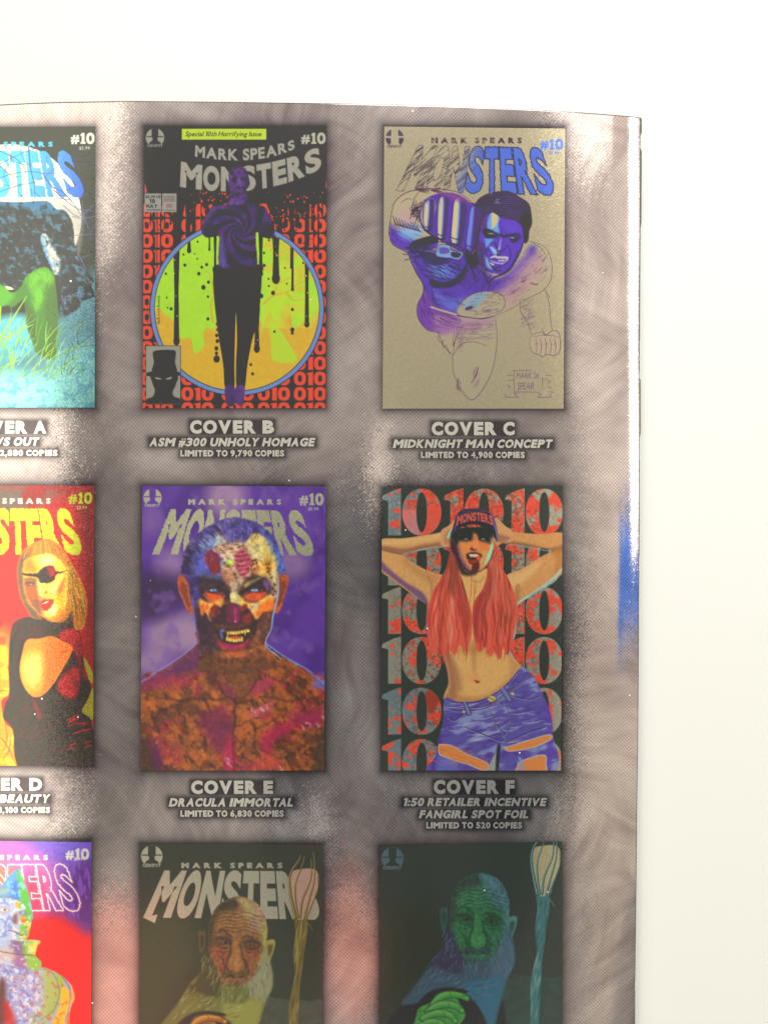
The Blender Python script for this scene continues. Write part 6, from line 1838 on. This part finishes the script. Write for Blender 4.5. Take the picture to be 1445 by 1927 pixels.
def paint_D():
    c = Canvas('D', 0, 890, 2.835, (176, 42, 40), metal=.5)
    full = np.ones_like(c.X)
    c.P([(-500, 60), (340, 60), (250, 170), (0, 300), (-500, 420)], (96, 84, 78), soft=26, part=-1)
    c.P([(400, 60), (520, 60), (520, 1000), (470, 900), (430, 500)], (122, 42, 44), soft=18, part=-1)
    c.P([(-500, 700), (0, 800), (60, 900), (60, 1060), (-500, 1100)], (220, 96, 40), soft=18, part=-1)
    c.P([(-500, 850), (0, 880), (50, 960), (40, 1060), (-500, 1100)], (222, 168, 42), soft=14, part=-1)
    c.mottle(full, (140, 38, 40), 34, .52, .7, .6, seed=91)
    c.part = 2
    T = c.warp('MONSTERS', c.quad((-317, 190), (372, 192), (-417, 432), (452, 436)), bold=.06, gap=.05, widths=WID, jag=.55, step=2.2)
    c.text(T, (206, 120, 40), soft=2.2)
    c.text(T, G((224, 216, 40), (168, 176, 40), (200, 300), (430, 360)), metal=.5)
    c.part = 6
    c.T('MARK SPEARS', -224, 272, 164, 29, (206, 200, 180), bold=.075, gap=.42, space=.6, metal=.6)
    c.part = 4
    c.num10(368, 494, 164, 60, (158, 168, 52), metal=.5)
    c.T('$5.99', 410, 466, 193, 17, (158, 160, 90), bold=.03, soft=.4)
    # neighbour figure at the left edge
    c.part = 1
    m = c.P([(-500, 980), (-60, 1000), (30, 1020), (50, 1100), (48, 1180), (10, 1220), (30, 1330), (72, 1372), (110, 1480), (124, 1580), (-500, 1580)], (196, 128, 50), soft=1.2)
    c.mottle(m, (212, 168, 60), 14, .5, .65, .8, seed=92)
    c.clip = m
    for p in ([(-60, 1160), (0, 1162), (46, 1164)], [(30, 1330), (40, 1420), (20, 1480)], [(60, 1400), (50, 1480), (20, 1520)], [(-40, 1380), (30, 1440), (90, 1560)]):
        c.L(p, (4, 7, 4), (120, 78, 40), 1, .8)
    c.clip = None
    # the dark dress
    DR = (64, 60, 56)
    dr = c.P([(48, 1010), (56, 870), (76, 800), (140, 770), (230, 776), (330, 800), (400, 790), (436, 880), (446, 980), (470, 1080), (490, 1160), (460, 1240), (490, 1330), (505, 1590), (124, 1590), (70, 1370), (20, 1310), (30, 1230), (52, 1180)], DR, soft=1.2)
    c.clip = dr
    c.P([(316, 860), (380, 828), (430, 860), (446, 1000), (410, 960), (340, 910)], (160, 44, 46), soft=3)
    c.P([(306, 1130), (380, 1040), (426, 1060), (420, 1150), (396, 1200), (340, 1190)], (156, 38, 42), soft=4)
    c.P([(400, 900), (470, 920), (480, 1100), (430, 1060)], (136, 44, 44), soft=5, a=.8)
    c.P([(180, 1200), (220, 1290), (206, 1310), (186, 1250)], (120, 52, 44), soft=3, a=.8)
    c.mottle(dr, (84, 56, 50), 12, .56, .7, .5, seed=93)
    for p in ([(60, 1000), (70, 900), (110, 830)], [(130, 880), (110, 960), (100, 1060)], [(350, 960), (330, 1060), (260, 1190)], [(420, 960), (440, 1000), (434, 1080)], [(260, 1200), (330, 1300), (380, 1480)]):
        c.L(p, (4, 12, 5), (50, 46, 44), 2, .7)
    c.clip = None
    sk = c.P([(146, 892), (210, 884), (280, 872), (340, 900), (390, 936), (340, 1040), (290, 1120), (236, 1180), (190, 1196), (150, 1170), (118, 1110), (108, 1040), (122, 960)], (210, 116, 46), soft=1.2)
    c.clip = sk
    c.P([(120, 1020), (170, 960), (230, 980), (236, 1080), (190, 1150), (140, 1120)], (226, 172, 96), soft=12, a=.85)
    c.P([(240, 900), (290, 880), (380, 940), (300, 1080), (240, 1180), (236, 1040)], (204, 102, 42), soft=6, a=.8)
    c.clip = None
    for k in range(16):
        x, y = c.rg.uniform(360, 450), c.rg.uniform(1300, 1490)
        c.L([(x, y), (x + 22, y - 8), (x + 40, y - 12)], (3, 8, 3), (170, 52, 44), .7, .85)
    c.P([(448, 985), (470, 1010), (497, 1070), (494, 1125), (476, 1100), (458, 1040)], (148, 140, 54), soft=1, part=5); c.P([(500, 1148), (470, 1210), (440, 1270), (470, 1296), (500, 1310)], (144, 138, 48), soft=1, part=5)
    # head
    c.z(0, 1000, 7.706)
    HB = (172, 108, 54)
    hair = c.P([(470, 1250), (370, 1100), (300, 960), (262, 760), (250, 560), (280, 400), (340, 270), (460, 180), (600, 120), (720, 110), (860, 190), (970, 330), (1060, 480), (1150, 640), (1230, 820), (1268, 1000), (1270, 1160), (1220, 1400), (1100, 1420), (1060, 1300), (1000, 1330), (880, 1330), (640, 1280)], HB, soft=1.2)
    c.clip = hair
    c.P([(470, 1260), (340, 1060), (262, 760), (250, 540), (290, 380), (420, 240), (420, 420), (340, 560), (360, 760), (400, 1000), (560, 1180), (600, 1280)], (92, 78, 68), soft=6, a=.95)
    for k in range(110):
        t = c.rg.random()
        x = 960 + t * 60 + c.rg.normal(0, 10)
        y0 = c.rg.uniform(420, 1000)
        l = c.rg.uniform(150, 420)
        sl = .12 + t * .22
        c.L([(x + (y0 - 420) * sl, y0), (x + (y0 - 420 + l * .5) * sl + 10, y0 + l * .5), (x + (y0 - 420 + l) * sl - 10, y0 + l)], (3, 11, 3), ((196, 168, 70), (120, 78, 46), (206, 140, 60), (96, 66, 44))[k % 4], .9, .75)
    for k in range(60):
        x = c.rg.uniform(360, 900)
        c.L([(620 + (x - 620) * .7, 130 + abs(x - 620) * .2), (x, 260), (x + (x - 620) * .25, 400)], (2, 8, 2), (204, 150, 70) if k % 2 else (120, 76, 50), .8, .6)
    c.clip = None
    face = c.P([(345, 520), (370, 420), (480, 370), (620, 330), (740, 320), (860, 400), (960, 520), (985, 700), (980, 900), (960, 1100), (900, 1250), (780, 1310), (660, 1270), (560, 1180), (450, 1060), (380, 920), (350, 760)], (222, 168, 70), soft=1.5)
    c.clip = face
    c.P([(340, 700), (520, 680), (560, 760), (580, 940), (620, 1030), (620, 1260), (520, 1180), (420, 1040), (370, 900)], (112, 76, 66), soft=6, a=.95)
    c.P([(360, 860), (460, 810), (520, 830), (520, 960), (440, 960)], (190, 84, 48), soft=6, a=.85)
    c.P([(350, 420), (460, 380), (520, 480), (540, 600), (380, 600), (345, 520)], (222, 104, 46), soft=8, a=.9)
    c.P([(600, 380), (760, 360), (800, 460), (680, 500), (600, 470)], (228, 200, 140), soft=8, a=.8)
    c.P([(560, 720), (600, 770), (640, 900), (600, 930), (570, 880)], (230, 190, 110), soft=4)
    c.P([(690, 840), (840, 720), (920, 640), (900, 860), (800, 940), (730, 880)], (228, 196, 120), soft=6, a=.8)
    c.P([(830, 860), (900, 720), (950, 690), (930, 820), (860, 940)], (222, 96, 44), soft=4, a=.9)
    c.P([(780, 960), (880, 920), (960, 1000), (900, 1220), (800, 1180), (830, 1060)], (216, 150, 52), soft=6, a=.8)
    c.P([(690, 1180), (790, 1060), (820, 1120), (780, 1200)], (232, 210, 150), soft=5, a=.9)
    c.P([(640, 1280), (800, 1250), (980, 1120), (980, 1300), (840, 1330)], (214, 92, 40), soft=6, a=.9)
    c.L([(600, 880), (640, 905), (680, 890), (660, 860)], (8, 16, 10), (140, 76, 42), 1.5, .9); c.L([(680, 850), (740, 900), (800, 930)], 12, (206, 110, 50), 3, .7)
    c.L([(600, 960), (640, 975), (690, 985)], 14, (208, 96, 48), 3, .7)
    c.P([(590, 1020), (640, 985), (700, 990), (780, 990), (760, 1070), (700, 1140), (630, 1140), (600, 1080)], (190, 54, 46), soft=1.5)
    c.P([(608, 1062), (660, 1030), (720, 1010), (716, 1040), (660, 1056), (620, 1076)], (112, 44, 42), soft=1)
    c.L([(615, 1052), (665, 1034), (706, 1020)], (6, 14, 12), (224, 206, 176), .7); c.L([(706, 1020), (712, 1042)], (10, 3), (224, 206, 176), .6)
    c.E(446, 768, 40, 16, (70, 58, 54), 1.2, .95); c.E(448, 768, 24, 9, (206, 176, 120), .8); c.E(446, 766, 8, 8, (60, 50, 40), .7)
    c.L([(370, 700), (440, 680), (520, 700)], (6, 16, 6), (70, 58, 56), 2, .9); c.L([(360, 760), (430, 735), (510, 760)], (6, 14, 6), (66, 54, 54), 2, .8)
    c.clip = None
    # patch and strap
    c.P([(340, 610), (540, 606), (600, 545), (700, 496), (780, 510), (816, 575), (900, 580), (975, 568), (900, 606), (830, 620), (800, 690), (740, 740), (650, 756), (580, 730), (540, 668), (360, 640)], (62, 58, 58), soft=1)
    c.P([(690, 520), (770, 510), (812, 580), (800, 650), (740, 660), (710, 600)], (150, 46, 48), soft=4, a=.85)
    c.P([(620, 1240), (800, 1330), (960, 1280), (1030, 1180), (1060, 1300), (980, 1400), (800, 1420), (640, 1340)], (70, 62, 60), soft=3, a=.95)
    c.distort(np.maximum(face, hair), .8, 4, 4)
    c.z(0, 890, 2.835)
    c.grain(full, .08, 2, 5)
    c.part = 0
    return c.build('small red cover with a blonde woman in eyepatch and dark dress under yellow letters')
paint_D()
def paint_G():
    c = Canvas('G', 0, 1560, 5.25, (198, 50, 44), metal=.5)
    full = np.ones_like(c.X)
    c.P([(-920, 60), (940, 60), (940, 980), (700, 900), (420, 830), (-920, 900)], (96, 72, 160), soft=16, part=-1)
    c.P([(-920, 60), (380, 60), (560, 400), (420, 760), (-920, 860)], (188, 100, 164), soft=26, part=-1)
    c.P([(200, 60), (760, 60), (940, 300), (560, 330), (300, 200)], (110, 92, 190), soft=16, a=.8, part=-1)
    c.P([(-920, 300), (60, 380), (90, 560), (-100, 700), (-920, 760)], (206, 120, 60), soft=18, a=.9, part=-1)
    c.P([(240, 500), (420, 480), (440, 820), (280, 830)], (206, 66, 84), soft=14, a=.8, part=-1)
    c.P([(660, 480), (940, 300), (940, 960), (700, 840)], (84, 52, 108), soft=14, a=.8, part=-1)
    c.mottle(full * np.clip((c.px((0, 950))[1] - c.Y) / 20, 0, 1) * np.clip((c.X - 125) / 15, 0, 1), (124, 84, 180), 5, .5, .65, .7, seed=101, ang=1.5, st=4)
    c.part = 2
    for g in c.warp('MONSTERS', c.quad((-620, 350), (660, 352), (-805, 800), (826, 808)), bold=.06, gap=.05, widths=WID, jag=.5, step=2.0):
        for l in g:
            q = (np.concatenate([l, l[:1]]) - np.array((c.zx, c.zy))) * c.zk
            c.L(q, 24, (170, 110, 170), 2.5, .5, sm=False)
            c.L(q, 10, (216, 208, 200), .6, 1, sm=False, part=2, metal=.6)
    c.part = 6
    c.T('MARK SPEARS', -440, 476, 306, 50, (214, 208, 196), bold=.075, gap=.42, space=.6, metal=.6)
    c.part = 4
    c.num10(652, 884, 302, 108, (186, 186, 176), metal=.6)
    c.T('$5.99', 730, 850, 312, 30, (170, 166, 160), bold=.03, soft=.4)
    # armoured figure
    c.part = 1
    body = c.P([(-920, 1500), (-300, 1300), (0, 1310), (200, 1350), (420, 1366), (520, 1400), (612, 1452), (690, 1520), (728, 1590), (738, 1680), (700, 1770), (690, 1900), (720, 2100), (740, 2900), (-920, 2900)], (150, 160, 200), soft=1)
    c.clip = body
    c.P([(420, 1370), (560, 1420), (590, 1600), (520, 1800), (360, 1920), (300, 1900), (420, 1700)], (150, 176, 92), soft=10, a=.9)
    c.P([(560, 1420), (640, 1470), (640, 1600), (590, 1700), (520, 1850), (420, 1950), (560, 1640)], (140, 180, 70), soft=5, a=.9)
    c.P([(620, 1570), (680, 1600), (690, 1700), (640, 1900), (620, 2100), (420, 2100), (540, 1880), (600, 1740)], (228, 172, 30), soft=3)
    c.P([(690, 1520), (740, 1600), (730, 1720), (700, 1740), (705, 1620)], (226, 156, 50), soft=3, a=.9)
    c.P([(690, 1770), (760, 1760), (800, 2000), (660, 2000)], (176, 190, 70), soft=2); c.P([(690, 1810), (740, 1900), (730, 2000), (660, 2000)], (196, 80, 50), soft=3)
    c.mottle(body * np.clip((c.px((470, 0))[0] - c.X) / 20, 0, 1), (196, 206, 222), 5, .52, .66, .9, seed=102)
    c.mottle(body * np.clip((c.px((470, 0))[0] - c.X) / 20, 0, 1), (110, 124, 190), 6, .55, .68, .8, seed=103)
    c.mottle(body, (176, 110, 80), 5, .63, .72, .8, seed=104)
    c.P([(0, 1500), (60, 1520), (70, 1700), (110, 1850), (60, 1927), (-50, 1900)], (90, 66, 62), soft=5, a=.9)
    c.P([(40, 1700), (110, 1760), (160, 1927), (60, 1990)], (180, 60, 56), soft=5, a=.8)
    for p in ([(420, 1370), (540, 1440), (590, 1600), (540, 1780), (400, 1890)], [(560, 1420), (640, 1480), (690, 1590), (690, 1740)], [(610, 1460), (690, 1560), (710, 1680)], [(690, 1760), (650, 1900)]):
        c.L(p, (6, 10, 6), (110, 104, 150), 1, .85)
    c.clip = None
    col = c.P([(-400, 1000), (0, 1050), (140, 1090), (392, 1104), (370, 1160), (352, 1250), (400, 1296), (412, 1350), (380, 1396), (280, 1386), (0, 1320), (-400, 1260)], (150, 150, 180), soft=1)
    c.clip = col
    c.P([(-400, 1000), (130, 1090), (110, 1380), (-400, 1380)], (156, 180, 206), soft=5)
    c.P([(110, 1100), (260, 1110), (250, 1250), (130, 1240)], (124, 104, 140), soft=6); c.P([(140, 1250), (290, 1240), (280, 1390), (150, 1370)], (144, 110, 150), soft=6)
    c.P([(250, 1090), (400, 1090), (360, 1250), (250, 1260)], (110, 176, 70), soft=5); c.P([(290, 1140), (390, 1110), (355, 1240), (290, 1230)], (196, 196, 60), soft=5)
    c.P([(270, 1250), (420, 1270), (410, 1400), (290, 1390)], (130, 180, 80), soft=5); c.P([(-60, 1200), (110, 1180), (150, 1280), (0, 1280)], (190, 170, 150), soft=5, a=.8)
    c.mottle(col, (200, 206, 216), 5, .58, .7, .6, seed=105)
    c.L([(-100, 1290), (80, 1330), (200, 1380)], 12, (206, 196, 180), 1.5, .9); c.L([(0, 1210), (200, 1240), (352, 1252), (400, 1300)], 9, (90, 84, 110), 1.2, .9); c.L([(-100, 1050), (140, 1092), (392, 1106)], 9, (196, 190, 190), 1.2, .9)
    c.clip = None
    fc = c.P([(-220, 720), (0, 680), (180, 690), (300, 760), (312, 900), (300, 980), (270, 1080), (200, 1106), (120, 1090), (0, 1070), (-200, 1060)], (164, 178, 208), soft=1)
    c.clip = fc
    c.P([(180, 700), (320, 740), (320, 1110), (190, 1110), (210, 900)], (112, 176, 66), soft=4)
    c.mottle(fc, (198, 200, 206), 6, .5, .62, .9, seed=106); c.mottle(fc * np.clip((c.px((190, 0))[0] - c.X) / 8, 0, 1), (104, 136, 196), 5, .58, .68, .8, seed=107)
    c.mottle(fc * np.clip((c.X - c.px((190, 0))[0]) / 8, 0, 1), (206, 190, 60), 5, .55, .65, .8, seed=108)
    c.E(46, 800, 54, 32, (176, 130, 120), 3, .9); c.E(46, 800, 40, 20, (200, 206, 206), 1.5); c.E(54, 798, 15, 15, (96, 120, 130), 1)
    c.E(228, 834, 42, 30, (110, 110, 150), 3, .9); c.E(232, 830, 18, 14, (130, 160, 190), 1); c.E(210, 860, 14, 20, (224, 140, 60), 2, .9); c.E(236, 905, 24, 20, (190, 80, 70), 3, .9)
    c.P([(150, 830), (176, 850), (180, 930), (150, 940), (120, 890)], (120, 96, 100), soft=3); c.P([(160, 730), (190, 720), (190, 770), (165, 770)], (222, 160, 40), soft=2)
    c.L([(80, 1004), (140, 1012), (210, 1050), (240, 1040)], (5, 10, 5), (76, 70, 84), 1, .95)
    for p in ([(0, 880), (60, 930), (60, 1010)], [(90, 860), (60, 930), (40, 980)], [(-20, 740), (50, 730), (110, 760)], [(20, 1030), (80, 1050)], [(270, 960), (250, 1020), (270, 1060)], [(120, 900), (90, 960), (110, 1000)]):
        c.L(p, (4, 12, 4), (96, 116, 180), 1.5, .8)
    c.clip = None
    # plain pointed cap
    hp = c.P([(-300, 740), (-120, 650), (0, 580), (70, 490), (140, 420), (190, 400), (222, 460), (262, 570), (300, 700), (328, 860), (322, 890), (296, 880), (250, 760), (160, 700), (40, 680), (-100, 700), (-280, 780)], (96, 152, 204), soft=1)
    c.clip = hp
    c.P([(180, 400), (240, 480), (300, 700), (330, 900), (280, 880), (230, 740), (190, 640)], (92, 176, 60), soft=4)
    c.P([(120, 560), (180, 520), (190, 690), (120, 690)], (70, 110, 196), soft=5, a=.8)
    c.P([(-50, 620), (60, 590), (100, 600), (30, 650)], (176, 170, 130), soft=4, a=.7)
    c.mottle(hp, (130, 190, 214), 8, .52, .66, .7, seed=109)
    c.L([(-280, 770), (-100, 690), (40, 672), (160, 694), (250, 760)], 14, (130, 124, 130), 1.5, .8)
    c.clip = None
    c.distort(np.maximum(np.maximum(body, col), np.maximum(fc, hp)), .8, 4, 5)
    c.part = 0
    return c.build('small red and violet cover with a pale blue figure in a pointed cap and collar')
paint_G()
